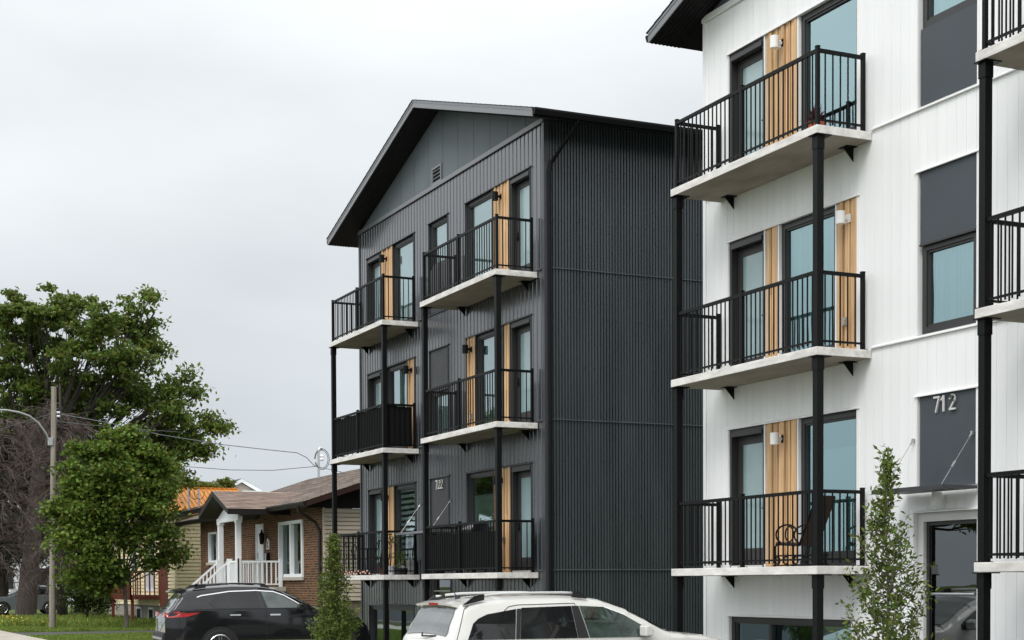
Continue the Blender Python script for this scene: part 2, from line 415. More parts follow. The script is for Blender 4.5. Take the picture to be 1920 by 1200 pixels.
def lamp(bld, y, z, mt, side=1):
    b = MB(); b.tube([(W - 0.14, y, z - 0.09), (W - 0.14, y, z + 0.09)], 0.068, 24)
    o = b.build('wall_lamp', mt, bld, smooth=False)
    p = MB(); p.box(W - 0.012, W + 0.002, y - 0.055, y + 0.055, z - 0.06, z + 0.06); p.box(W - 0.080, W - 0.012, y - 0.02, y + 0.02, z - 0.022, z + 0.022)
    p.build('lamp_bracket', mt, o)

def balcony(bld, ya, yb, zt, floor, roofed_above, last=False):
    """ya = near (low Y) end, yb = far end. X from 13.05 to the wall"""
    x0 = 13.05; th = 0.118
    s = MB(); s.box(x0, W - 0.012, ya, yb, zt - th, zt)
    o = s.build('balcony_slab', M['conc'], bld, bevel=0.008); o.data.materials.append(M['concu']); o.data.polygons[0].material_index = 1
    xr = x0 + 0.075; ym = (ya + yb) / 2; top = 1.07
    yn, yf = ya + 0.085, yb - 0.085
    r = MB()
    # front run, two end runs
    for (p, q) in (((xr, yn), (xr, ym)), ((xr, ym), (xr, yf)), ((xr, yn), (W - 0.10, yn)), ((xr, yf), (W - 0.10, yf))):
        p = Vector((*p, 0)); q = Vector((*q, 0)); d = (q - p); ln = d.length; d.normalize()
        a = p + d * 0.026; b = q - d * 0.026
        r.bar((a.x, a.y, zt + top - 0.022), (b.x, b.y, zt + top - 0.022), 0.042, 0.05)
        r.bar((a.x, a.y, zt + 0.095), (b.x, b.y, zt + 0.095), 0.030, 0.028)
        n = max(2, round(ln / 0.122)); 
        for i in range(1, n):
            c = p + d * (ln * i / n); hw = 0.0085
            r.box(c.x - hw, c.x + hw, c.y - hw, c.y + hw, zt + 0.045, zt + top - 0.046)
    r.build('railing', M['black'], o)
    posts = [(xr, ym), (W - 0.10, yn), (W - 0.10, yf)]
    if not roofed_above: posts += [(xr, yn), (xr, yf)]
    for (px, py) in posts:
        p = MB(); p.box(px - 0.026, px + 0.026, py - 0.026, py + 0.026, zt + 0.013, zt + top + 0.025)
        p.box(px - 0.030, px + 0.030, py - 0.030, py + 0.030, zt + top + 0.0255, zt + top + 0.04)
        p.box(px - 0.055, px + 0.055, py - 0.055, py + 0.055, zt + 0.001, zt + 0.0125)
        p.build('railing_post', M['black'], o)
    # columns below this slab
    zb = SLABS[floor - 1] if floor else -1.9
    for py in (yn, yf):
        c = MB(); px = xr + 0.012; hw = 0.054; zt2 = zt - th
        c.box(px - hw, px + hw, py - hw, py + hw, zb + 0.014, zt2 - 0.015)
        c.box(px - 0.062, px + 0.062, py - 0.062, py + 0.062, zt2 - 0.20, zt2 - 0.0152)
        c.box(px - 0.10, px + 0.16, py - 0.10, py + 0.10, zt2 - 0.0148, zt2 - 0.002)
        c.box(px - 0.075, px + 0.075, py - 0.075, py + 0.075, zb + 0.002, zb + 0.0138)
        c.build('support_post', M['black'], o)
    for py in (ya + 0.42, yb - 0.42) if floor else (ya + 0.42, yb - 0.42):
        b = MB(); z = zt - th
        b.box(W - 0.20, W - 0.013, py - 0.10, py + 0.10, z - 0.012, z - 0.002)
        b.prism([(W - 0.19, py - 0.006, z - 0.0122), (W - 0.013, py - 0.006, z - 0.0122), (W - 0.013, py - 0.006, z - 0.20)], (0, 0.012, 0))
        b.build('bracket', M['black'], o)
    return o

def strokes(mb, ch, y, z, h, x, d=0.02, t=None):
    """thin numerals seen from -X: they run towards -Y"""
    wd = h * 0.52; t = t or h * 0.13
    arc = [(0.5 + 0.46 * math.cos(R(a)), 0.72 + 0.27 * math.sin(R(a))) for a in range(165, -50, -18)]
    P = {'7': [[(0, 1), (1, 1), (0.38, 0)]], '1': [[(0.12, 0.78), (0.52, 1), (0.52, 0)]], '2': [arc + [(0.03, 0.03), (1, 0.03)]]}[ch]
    for path in P:
        for (a, b), (c, e) in zip(path[:-1], path[1:]):
            p = Vector((x, y - a * wd, z + b * h)); q = Vector((x, y - c * wd, z + e * h))
            dd = (q - p).normalized() * t * 0.45
            mb.bar(p - dd, q + dd, d, t) if abs(dd.z) < 1e-4 else mb.bar(p - dd, q + dd, t if abs(dd.y) < abs(dd.z) * 5 else d, d if abs(dd.y) < abs(dd.z) * 5 else t)

def apartment(name, label, cfg):
    ya, yb = cfg['y0'], cfg['y1']            # low and high Y ends
    white = cfg['white']; sid = M['white'] if white else M['dark']; trim = M['trimw'] if white else M['trimd']
    bld = empty(name, (W, yb, -1.7), label, 'building')
    ops = []                                  # openings
    units = [(cfg['dl'], -1), (cfg['dr'], 1)]
    for y0, s in units:
        for f in range(3):
            a, b = sorted((y0, y0 + s * 3.37)); ops.append((a, b, SLABS[f], HEADS[f]))
        a, b = sorted((y0, y0 + s * 3.25)); ops.append((a, b, -1.62, -0.53))
    sa, sb = cfg['stair']
    stair = [(6.40, 8.55), (3.34, 5.54), (1.27, 2.52)]
    for z0, z1 in stair: ops.append((sa, sb, z0, z1))
    da, db = cfg['entry']; ops.append((da, db, -1.40, 0.95))
    # siding
    wall = MB()
    profiled(wall, lambda a, f, z: (W - f, a, z), board_profile(ya, yb, 'white' if white else 'dark'), -1.95, lambda a: 9.33, ops)
    for o in ops: opening_shell(wall, *o)
    wall.build('front_wall', sid, bld)
    # side wall towards the camera
    if cfg['side']:
        sw = MB(); profiled(sw, lambda a, f, z: (a, ya - 0.0 - f, z), board_profile(W + 0.02, W + 19, 'corr'), -1.95, lambda a: 9.40)
        sc = sw; nf = len(sw.f)
        for zz in [8.75, 8.45, 7.35, 6.30, 5.4, 4.4, 3.42, 2.5, 1.4, 0.38, -0.5]:
            i = 2
            while i < 270:
                xx = W + 0.02 + i * 0.0685 + 0.0425
                sc.box(xx - 0.009, xx + 0.009, ya - 0.026, ya - 0.015, zz - 0.009, zz + 0.009); i += rnd.choice((3, 5, 5, 8))
        so_ = sw.build('side_wall', M['corr'], bld); so_.data.materials.append(M['black'])
        for p in list(so_.data.polygons)[nf:]: p.material_index = 1
        for zz in (6.39, 3.335, 0.285):
            MB().prism([(W + 0.05, ya - 0.023, zz + 0.014), (W + 0.05, ya - 0.045, zz + 0.0), (W + 0.05, ya - 0.045, zz - 0.014), (W + 0.05, ya - 0.023, zz - 0.014)], (18.9, 0, 0)).build('side_flashing', M['corr'], bld)
    else:
        MB().quad((W, ya, -1.95), (W + 19, ya, -1.95), (W + 19, ya, 9.4), (W, ya, 9.4)).build('side_wall', sid, bld)
    MB().quad((W, yb, -1.95), (W, yb, 9.4), (W + 19, yb, 9.4), (W + 19, yb, -1.95)).build('far_side_wall', sid, bld)
    bw = MB(); bw.quad((W + 19, ya, -1.95), (W + 19, yb, -1.95), (W + 19, yb, 9.4), (W + 19, ya, 9.4)).build('rear_wall', sid, bld)
    # corner trims
    ct = MB(); ct.box(W - 0.022, W + 0.10, ya - 0.03, ya + 0.075, -1.95, 9.34); ct.build('corner_trim', trim, bld)
    MB().box(W - 0.022, W + 0.018, yb - 0.06, yb + 0.02, -1.95, 9.34).build('corner_trim', trim, bld)
    # belt flashings, interrupted at the balconies and stair openings
    def belt(z, gaps):
        y = ya + 0.08
        for g0, g1 in sorted(gaps) + [(yb - 0.07, 0)]:
            if g0 > y: MB().prism([(W - 0.002, y, z + 0.03), (W - 0.036, y, z + 0.002), (W - 0.036, y, z - 0.014), (W - 0.002, y, z - 0.014)], (0, g0 - y, 0)).build('belt_flashing', trim, bld)
            y = g1
    for f in (1, 2):
        belt(SLABS[f] + 0.03, [cfg['bl'], cfg['br']])
    if not white: belt(SLABS[0] + 0.03, [cfg['bl'], cfg['br'], (da - 0.1, db + 0.1)])
    # cap flashing under the gable
    MB().prism([(W + 0.0, ya - 0.02, 9.40), (W - 0.045, ya - 0.02, 9.385), (W - 0.045, ya - 0.02, 9.29), (W - 0.015, ya - 0.02, 9.29)], (0, yb - ya + 0.04, 0)).build('gable_flashing', trim if white else M['fascia'], bld)
    # roof
    ov = 0.77; ym = (ya + yb) / 2; sp = 0.302; re, x0 = 9.30, 13.36
    pk = re + sp * (ym - ya + ov); th = 0.17; x1 = W + 19.5
    ea, eb = ya - ov, yb + ov
    gw = MB(); roofz = lambda a: re - th + sp * (min(a - ea, eb - a)) - 0.004
    profiled(gw, lambda a, f, z: (W + 0.012 - f, a, z), board_profile(ya, yb, 'gable'), 9.36, roofz)
    gw.build('gable_wall', M['gable'], bld)
    if white is False:
        vy, vz = 34.31, 9.58
        v = MB(); frame_ring(v, W - 0.03, W + 0.02, vy - 0.29, vy + 0.29, vz - 0.21, vz + 0.21, 0.05)
        for i in range(4):
            z = vz - 0.15 + i * 0.085; v.prism([(W - 0.028, vy - 0.238, z - 0.01), (W - 0.028, vy - 0.238, z), (W + 0.015, vy - 0.238, z + 0.045), (W + 0.015, vy - 0.238, z + 0.035)], (0, 0.476, 0))
        vo = v.build('gable_vent', M['fascia'], bld)
        MB().box(W + 0.002, W + 0.0045, vy - 0.239, vy + 0.239, vz - 0.159, vz + 0.159).build('vent_back', M['soffit'], vo)
    s = MB(); d = Vector((x1 - x0 - 0.03, 0, 0)); X = x0 + 0.03
    s.prism([(X, ea, re - 0.01), (X, ym, pk - 0.01), (X, eb, re - 0.01), (X, eb, re - th), (X, ym, pk - th), (X, ea, re - th)], d)
    ro = s.build('roof', M['soffit'], bld)
    sh = MB(); ex = 0.03
    for (e0, sg) in ((ea - ex, 1), (eb + ex, -1)):
        n = 26; ln = (ym - e0) * sg
        for i in range(n):
            a0 = e0 + sg * ln * i / n; a1 = e0 + sg * ln * (i + 1) / n
            z0 = re - 0.004 + sp * (abs(a0 - e0) - ex); z1 = re - 0.004 + sp * (abs(a1 - e0) - ex)
            sh.quad((x0 - 0.02, a0, z0 + 0.014), (x1, a0, z0 + 0.014), (x1, a1, z1 + 0.004), (x0 - 0.02, a1, z1 + 0.004))
            sh.quad((x0 - 0.02, a0, z0 - 0.002), (x1, a0, z0 - 0.002), (x1, a0, z0 + 0.014), (x0 - 0.02, a0, z0 + 0.014))
    sh.build('shingles', M['shingle_dark'], ro)
    fb = MB()
    for (e0, sg) in ((ea, 1), (eb, -1)):
        for lo, hi, xx in ((0.0, 0.115, x0 + 0.008), (0.115, th, x0)):
            fb.prism([(xx, e0, re - th + lo - 0.003), (xx, ym, pk - th + lo - 0.003), (xx, ym, pk - th + hi - 0.004), (xx, e0, re - th + hi - 0.004)], (x0 + 0.028 - xx, 0, 0))
    fb.build('rake_fascia', M['fascia'], ro)
    # soffit laths
    sf = MB()
    for (e0, sg) in ((ea, 1), (eb, -1)):
        xx = x0 + 0.06
        while xx < W - 0.02:
            sf.prism([(xx, e0, re - th - 0.008), (xx, ym, pk - th - 0.008), (xx, ym, pk - th - 0.0005), (xx, e0, re - th - 0.0005)], (0.035, 0, 0)); xx += 0.075
    sf.build('soffit_slats', M['soffit'], ro)
    for e0, sg in ((ea, -1), (eb, 1)):
        gt = MB()
        q = [(0, 0.0), (0.115, 0.01), (0.115, -0.03), (0.075, -0.11), (0, -0.115)]
        gt.prism([(x0 + 0.02, e0 + sg * (a + 0.002), re + b - 0.03) for a, b in q], (x1 - x0 - 0.05, 0, 0))
        gt.build('gutter', M['black'], ro)
    if cfg['side']:
        ds = MB(); ds.tube([(W + 0.36, ea - 0.06, re - 0.14), (W + 0.34, ea + 0.05, re - 0.24), (W + 0.12, ya - 0.09, re - 0.82), (W + 0.08, ya - 0.075, re - 1.0), (W + 0.08, ya - 0.075, -1.6)], 0.038, 8)
        ds.build('downspout', M['black'], bld)
    # rooms, doors, windows, panels
    rm = MB()
    for ui, (y0, s) in enumerate(units):
        for f in range(3):
            z0, z1 = SLABS[f], HEADS[f]
            P = lambda a: y0 + s * a
            door(bld, P(0.0), P(1.0), z0 + 0.002, z1 - 0.01, s < 0)
            key = cfg['blinds'].get((ui, f))
            if f == 1:
                slat_panel(bld, P(1.035), P(1.375), z0 + 0.002, z1 - 0.01); window(bld, P(1.42), P(2.84), z0 + 0.10, z1 - 0.01, key)
                slat_panel(bld, P(2.875), P(3.365), z0 + 0.002, z1 - 0.01); ls = P(3.13); tr = [(1.0, 1.035), (1.375, 1.42), (2.84, 2.875)]; wr = (1.42, 2.84)
            else:
                slat_panel(bld, P(1.035), P(1.89), z0 + 0.002, z1 - 0.01); window(bld, P(1.93), P(3.365), z0 + 0.10, z1 - 0.01, key)
                ls = P(1.47); tr = [(1.0, 1.035), (1.89, 1.93)]; wr = (1.93, 3.365)
            for a, b in tr:
                c, d_ = sorted((P(a) , P(b))); MB().box(W - 0.006, W + 0.13, c + 0.003, d_ - 0.003, z0 + 0.002, z1 - 0.01).build('mullion_trim', trim if white else M['frame'], bld)
            c, d_ = sorted((P(wr[0]), P(wr[1]))); MB().box(W + 0.02, W + 0.13, c, d_, z0 + 0.002, z0 + 0.098).build('window_apron', M['frame'], bld)
            room_box(rm, P(wr[0]), P(wr[1]), z0, z1)
            lamp(bld, ls - 0.02, z1 - 0.28, M['lampw'] if white else M['black'])
        P = lambda a: y0 + s * a
        a, b = sorted((P(0), P(3.25)))
        window(bld, a, b, -1.61, -0.54, None, mull=[a + (b - a) * (0.67 if s < 0 else 0.33)]); room_box(rm, a, b, -1.62, -0.53)
    # stair openings: panel + window
    wy = (sa, sb)
    pm = M['panel'] if white else M['paneld']
    def pan(z0, z1):
        b = MB(); b.box(W + 0.012, W + 0.12, sa + 0.035, sb - 0.035, z0, z1); return b.build('infill_panel', pm, bld)
    pan(6.405, 7.44); window(bld, sa + 0.035, sb - 0.035, 7.445, 8.545, 'curtain' if white else 'blind')
    pan(4.56, 5.535); window(bld, sa + 0.035, sb - 0.035, 3.345, 4.555, 'curtain' if white else 'blind')
    sg = pan(1.275, 2.515)
    room_box(rm, sa, sb, 7.44, 8.55); room_box(rm, sa, sb, 3.34, 4.56)
    MB().box(W - 0.01, W + 0.02, sa + 0.036, sb - 0.036, 4.535, 4.558).build('panel_flashing', M['frame'], bld)
    # head flashings and side channels
    for a, b, z0, z1 in ops:
        a, b = min(a, b), max(a, b); head = MB()
        head.prism([(W - 0.001, a - 0.05, z1 + 0.028), (W - 0.034, a - 0.05, z1 + 0.004), (W - 0.034, a - 0.05, z1 - 0.012), (W + 0.03, a - 0.05, z1 - 0.002)], (0, b - a + 0.1, 0))
        for q, dq in ((a, 1), (b, -1)):
            c, d_ = sorted((q - dq * 0.03, q + dq * 0.005)); head.box(W - 0.012, W + 0.03, c, d_, z0, z1 - 0.014)
        head.build('opening_trim', trim, bld)
    rm.build('rooms', M['room'], bld)
    # house number
    nm = MB(); h = 0.19; yy = cfg['numy']
    for i, ch in enumerate(cfg['num']):
        strokes(nm, ch, yy - i * 0.155 + (0.02 if ch == '1' else 0), cfg['numz'], h, W - 0.018, 0.022)
    nb = nm.build('house_number', M['aluw'], bld)
    # entrance
    fx = W + 0.10
    ef = MB(); frame_ring(ef, W + 0.05, W + 0.16, da + 0.005, db - 0.005, -1.40, 0.94, 0.12, 0.06)
    efo = ef.build('entrance_frame', M['aluw'] if white else M['frame'], bld)
    df = MB(); frame_ring(df, W + 0.10, W + 0.14, da + 0.127, db - 0.127, -1.33, 0.818, 0.05, 0.12); df.build('door_leaf', M['frame'], efo)
    pane('pane', efo, W + 0.12, da + 0.18, db - 0.18, -1.2, 0.77, M['glassdoor'], efo)
    MB().tube([(W + 0.06, da + 0.17, -0.16), (W + 0.06, db - 0.17, -0.16)], 0.02, 8).build('handle', M['steel'], efo)
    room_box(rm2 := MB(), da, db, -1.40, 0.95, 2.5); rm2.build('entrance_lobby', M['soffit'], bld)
    lamp(bld, (da + db) / 2 + 0.03, 1.10, M['lampw'] if white else M['black'])
    cy0, cy1 = cfg['canopy']
    cn = MB(); cn.box(13.42, W - 0.04, cy0, cy1, 1.205, 1.232); cn.box(13.38, 13.42, cy0, cy1, 1.19, 1.247); cn.box(13.42, W - 0.04, cy0 , cy0 + 0.03, 1.2325, 1.246); cn.box(13.42, W - 0.04, cy1 - 0.03, cy1, 1.2325, 1.246)
    cno = cn.build('canopy', M['fascia'] if not white else M['paneld'], bld)
    for q in (cy0 + 0.12, cy1 - 0.14):
        t = MB(); a = Vector((W - 0.03, q, 1.93)); b = Vector((13.47, q, 1.25)); t.tube([a, b], 0.0045, 6)
        t.tube([a + (b - a) * 0.55, a + (b - a) * 0.66], 0.014, 6); t.box(W - 0.045, W - 0.002, q - 0.015, q + 0.015, 1.905, 1.955)
        t.tube([a + (b - a) * 0.02, a + (b - a) * 0.08], 0.013, 6)
        t.build('tie_rod', M['steel'], cno)
    for n, (a, b) in enumerate((cfg['bl'], cfg['br'])):
        for f in range(3): balcony(bld, a, b, SLABS[f], f, f < 2)
    for (y, z) in cfg['outlets']:
        b = MB(); b.box(W - 0.03, W - 0.001, y - 0.035, y + 0.035, z - 0.06, z + 0.06); b.box(W - 0.05, W - 0.031, y - 0.028, y + 0.028, z - 0.05, z + 0.02); b.build('outlet_box', M['steel'], bld)
    return bld

dark = apartment('apartment_building', 'charcoal metal-clad apartment building with gable roof and number 722', dict(
    y0=28.62, y1=39.82, white=False, side=True, dl=39.22, dr=29.27, stair=(33.70, 34.86), entry=(33.62, 34.95),
    bl=(35.55, 39.55), br=(28.93, 33.08), blinds={(0, 0): 'zebra', (0, 1): 'curtain', (0, 2): 'blind', (1, 0): 'low', (1, 1): 'curtain', (1, 2): 'blind'},
    num='722', numy=34.47, numz=2.25, canopy=(33.45, 35.6), outlets=[(30.62, 0.95), (32.35, 3.75), (37.75, 6.7), (30.7, 6.7)]))
white = apartment('apartment_building', 'white clad apartment building with slate panels and number 712', dict(
    y0=10.45, y1=22.54, white=True, side=False, dl=21.79, dr=11.25, stair=(15.93, 17.10), entry=(15.86, 17.16),
    bl=(18.09, 22.05), br=(10.93, 14.90), blinds={(0, 1): 'curtain', (0, 0): 'low', (1, 0): 'blind', (1, 1): 'curtain'},
    num='712', numy=16.74, numz=2.275, canopy=(15.87, 17.30), outlets=[(18.70, 3.78)]))


# ------------------------------------------------------------------ houses down the street
def brick_mat():
    mt = bpy.data.materials.new('brown_brick'); mt.use_nodes = True; t = mt.node_tree; k = t.links.new; b = t.nodes['Principled BSDF']
    tc = t.nodes.new('ShaderNodeTexCoord'); sp = t.nodes.new('ShaderNodeSeparateXYZ'); cb = t.nodes.new('ShaderNodeCombineXYZ')
    k(tc.outputs['Object'], sp.inputs[0]); ad = t.nodes.new('ShaderNodeMath'); k(sp.outputs[0], ad.inputs[0]); k(sp.outputs[1], ad.inputs[1])
    k(ad.outputs[0], cb.inputs[0]); k(sp.outputs[2], cb.inputs[1])
    br = t.nodes.new('ShaderNodeTexBrick'); k(cb.outputs[0], br.inputs[0]); br.inputs['Scale'].default_value = 1
    br.inputs['Brick Width'].default_value = 0.215; br.inputs['Row Height'].default_value = 0.074; br.inputs['Mortar Size'].default_value = 0.009
    br.inputs['Color1'].default_value = (0.165, 0.062, 0.036, 1); br.inputs['Color2'].default_value = (0.012, 0.008, 0.006, 1); br.inputs['Mortar'].default_value = (0.28, 0.18, 0.085, 1)
    br.inputs['Bias'].default_value = -0.05; br.offset = 0.5
    n = t.nodes.new('ShaderNodeTexNoise'); n.inputs['Scale'].default_value = 0.9; k(tc.outputs['Object'], n.inputs[0])
    mx = t.nodes.new('ShaderNodeMixRGB'); mx.blend_type = 'MULTIPLY'; mx.inputs[0].default_value = 0.25; k(br.outputs[0], mx.inputs[1]); k(n.outputs[0], mx.inputs[2])
    k(mx.outputs[0], b.inputs['Base Color']); b.inputs['Roughness'].default_value = 0.9
    bp = t.nodes.new('ShaderNodeBump'); bp.inputs['Strength'].default_value = 0.6; bp.inputs['Distance'].default_value = 0.01; bp.invert = True
    k(br.outputs['Fac'], bp.inputs['Height']); k(bp.outputs[0], b.inputs['Normal']); return mt
M['brick'] = brick_mat()
def shingle_mat(name, c1, c2, mortar):
    mt = bpy.data.materials.new(name); mt.use_nodes = True; t = mt.node_tree; k = t.links.new; b = t.nodes['Principled BSDF']
    tc = t.nodes.new('ShaderNodeTexCoord'); sp = t.nodes.new('ShaderNodeSeparateXYZ'); cb = t.nodes.new('ShaderNodeCombineXYZ')
    k(tc.outputs['Object'], sp.inputs[0])
    k(sp.outputs[1], cb.inputs[0]); m1 = t.nodes.new('ShaderNodeMath'); m1.operation = 'MULTIPLY'; m1.inputs[1].default_value = 3.1; k(sp.outputs[2], m1.inputs[0]); k(m1.outputs[0], cb.inputs[1])
    br = t.nodes.new('ShaderNodeTexBrick'); k(cb.outputs[0], br.inputs[0]); br.inputs['Scale'].default_value = 1
    br.inputs['Brick Width'].default_value = 0.62; br.inputs['Row Height'].default_value = 0.24; br.inputs['Mortar Size'].default_value = 0.022; br.offset = 0.37; br.offset_frequency = 2
    br.inputs['Color1'].default_value = (*c1, 1); br.inputs['Color2'].default_value = (*c2, 1); br.inputs['Mortar'].default_value = (*mortar, 1)
    n = t.nodes.new('ShaderNodeTexNoise'); n.inputs['Scale'].default_value = 60; k(tc.outputs['Object'], n.inputs[0])
    mx = t.nodes.new('ShaderNodeMixRGB'); mx.blend_type = 'MULTIPLY'; mx.inputs[0].default_value = 0.3; k(br.outputs[0], mx.inputs[1]); k(n.outputs[0], mx.inputs[2])
    k(mx.outputs[0], b.inputs['Base Color']); b.inputs['Roughness'].default_value = 0.95; return mt
M['shingle'] = shingle_mat('brown_shingles', (0.33, 0.265, 0.22), (0.14, 0.11, 0.098), (0.05, 0.035, 0.03))
M['shingle2'] = shingle_mat('reddish_shingles', (0.17, 0.085, 0.065), (0.12, 0.06, 0.05), (0.05, 0.03, 0.025))
M['beige'] = mat('beige_vinyl', (0.60, 0.52, 0.43), 0.6, 0.3, noise=0.05)
M['cream'] = mat('cream_vinyl', (0.95, 0.84, 0.57), 0.6, 0.3, noise=0.04)
M['brownmetal'] = mat('brown_aluminium', (0.045, 0.022, 0.018), 0.4, 0.5, noise=0.1)
M['blackbrown'] = mat('black_brown_eave', (0.012, 0.009, 0.008), 0.5, 0.4)
M['whitev'] = mat('white_vinyl', (0.80, 0.82, 0.84), 0.5, 0.3, noise=0.03)
M['found'] = mat('parged_foundation', (0.21, 0.17, 0.135), 0.95, noise=0.2, nscale=(3, 3, 14), bump=0.4, bscale=12)
M['stone'] = mat('split_stone', (0.33, 0.30, 0.26), 0.95, noise=0.35, nscale=(5, 5, 9), bump=0.9, bscale=9)
M['redwood'] = mat('red_stained_wood', (0.14, 0.035, 0.018), 0.7, noise=0.2, nscale=(5, 5, 20))
M['orange'] = mat('orange_metal_roof', (0.86, 0.36, 0.06), 0.5, 0.4, noise=0.06)

def lap(mb, p0, dirv, ln, nrm, z0, zt, h, holes=(), gr=0.028):
    """horizontal lap siding: p0 corner, dirv unit direction, nrm outward normal; holes = (s0, s1, za, zb)"""
    p0 = Vector(p0); dirv = Vector(dirv); nrm = Vector(nrm); z = z0
    while z < zt - 1e-4:
        z2 = min(z + h, zt); segs = [(0, ln)]
        for s0, s1, za, zb in holes:
            if za < (z + z2) / 2 < zb:
                ns = []
                for a, b in segs:
                    if s1 <= a or s0 >= b: ns.append((a, b)); continue
                    if s0 > a: ns.append((a, s0))
                    if s1 < b: ns.append((s1, b))
                segs = ns
        for a, b in segs:
            q = lambda s, zz, o: tuple(p0 + dirv * s + nrm * o + Vector((0, 0, zz)))
            zc = z2 - gr; rc = -gr; mb.quad(q(a, z, 0.036), q(b, z, 0.036), q(b, zc, 0.030), q(a, zc, 0.030)); mb.quad(q(a, z, rc), q(b, z, rc), q(b, z, 0.036), q(a, z, 0.036)); mb.quad(q(a, zc, 0.030), q(b, zc, 0.030), q(b, zc, rc), q(a, zc, rc)); mb.quad(q(a, zc, rc), q(b, zc, rc), q(b, z2, rc), q(a, z2, rc))
        z = z2

def gable_roof(house, xe, xr, y0, y1, ze, sl, th, shm, edge, sof, name='roof'):
    """gable roof, ridge along Y at xr, front eave at xe"""
    zr = ze + sl * (xr - xe); xb = 2 * xr - xe
    r = MB(); r.prism([(xe + 0.02, y0 + 0.02, ze - 0.012), (xr, y0 + 0.02, zr - 0.012), (xb, y0 + 0.02, ze - 0.012), (xb, y0 + 0.02, ze - th), (xr, y0 + 0.02, zr - th), (xe + 0.02, y0 + 0.02, ze - th)], (0, y1 - y0 - 0.04, 0))
    ro = r.build(name, sof, house)
    s = MB(); n = int((xr - xe) / 0.14)
    for sg in (1, -1):
        for i in range(n):
            a = xe + (xr - xe) * i / n; b = xe + (xr - xe) * (i + 1) / n; za = ze + sl * (a - xe); zb = ze + sl * (b - xe)
            if sg < 0: a = 2 * xr - a; b = 2 * xr - b
            s.quad((a, y0, za + 0.012), (a, y1, za + 0.012), (b, y1, zb + 0.001), (b, y0, zb + 0.001)); s.quad((a, y0, za - 0.002), (a, y1, za - 0.002), (a, y1, za + 0.012), (a, y0, za + 0.012))
    s.build('shingles', shm, ro)
    f = MB()
    for a, b in (((xe, ze), (xr, zr)), ((xb, ze), (xr, zr))):
        f.prism([(a[0], y0, a[1] - th + 0.0), (b[0], y0, b[1] - th), (b[0], y0, b[1] - 0.012), (a[0], y0, a[1] - 0.012)], (0, 0.018, 0))
    f.build('rake_board', edge, ro)
    MB().prism([(xe + 0.015, y0, ze - 0.01), (xe - 0.10, y0, ze - 0.02), (xe - 0.10, y0, ze - 0.06), (xe - 0.05, y0, ze - 0.14), (xe + 0.015, y0, ze - 0.15)], (0, y1 - y0, 0)).build('gutter', M['blackbrown'], ro)
    return ro

def hwin(house, y0, y1, z0, z1, X, split=1, sill=None, proud=0.03, dep=0.10, fm='whitev', ft=0.07):
    f = MB(); frame_ring(f, X - proud, X + dep, y0, y1, z0, z1, ft)
    for i in range(1, split): 
        q = y0 + (y1 - y0) * i / split; f.box(X - proud + 0.01, X + dep - 0.01, q - 0.05, q + 0.05, z0 + ft, z1 - ft)
    fo = f.build('window', M[fm], house)
    pane('pane', fo, X + dep - 0.03, y0 + ft, y1 - ft, z0 + ft, z1 - ft, M['glassc'], fo)
    b = MB(); n = 24
    for side in (0, 1):
        last = None
        for i in range(n + 1):
            yy = (y0 + 0.05 + (y1 - y0) * 0.27 * i / n) if side == 0 else (y1 - 0.05 - (y1 - y0) * 0.27 * i / n); xx = X + dep + 0.10 + 0.03 * math.sin(i * 1.1)
            if last: b.quad((last[0], last[1], z0), (xx, yy, z0), (xx, yy, z1), (last[0], last[1], z1))
            last = (xx, yy)
        b.build('curtain', M['curtain'], fo, smooth=True); b = MB()
    r = MB(); a, c = X + dep + 0.001, X + 2.2
    r.quad((a, y0, z0), (c, y0, z0), (c, y0, z1), (a, y0, z1)); r.quad((a, y1, z0), (a, y1, z1), (c, y1, z1), (c, y1, z0)); r.quad((a, y0, z1), (c, y0, z1), (c, y1, z1), (a, y1, z1)); r.quad((a, y0, z0), (a, y1, z0), (c, y1, z0), (c, y0, z0)); r.quad((c, y0, z0), (c, y1, z0), (c, y1, z1), (c, y0, z1))
    r.build('room', M['room'], fo)
    if sill: MB().box(X - 0.09, X - 0.031, y0 - 0.12, y1 + 0.12, z0 - 0.10, z0 - 0.002).build('sill', M['pave'], fo)
    return fo

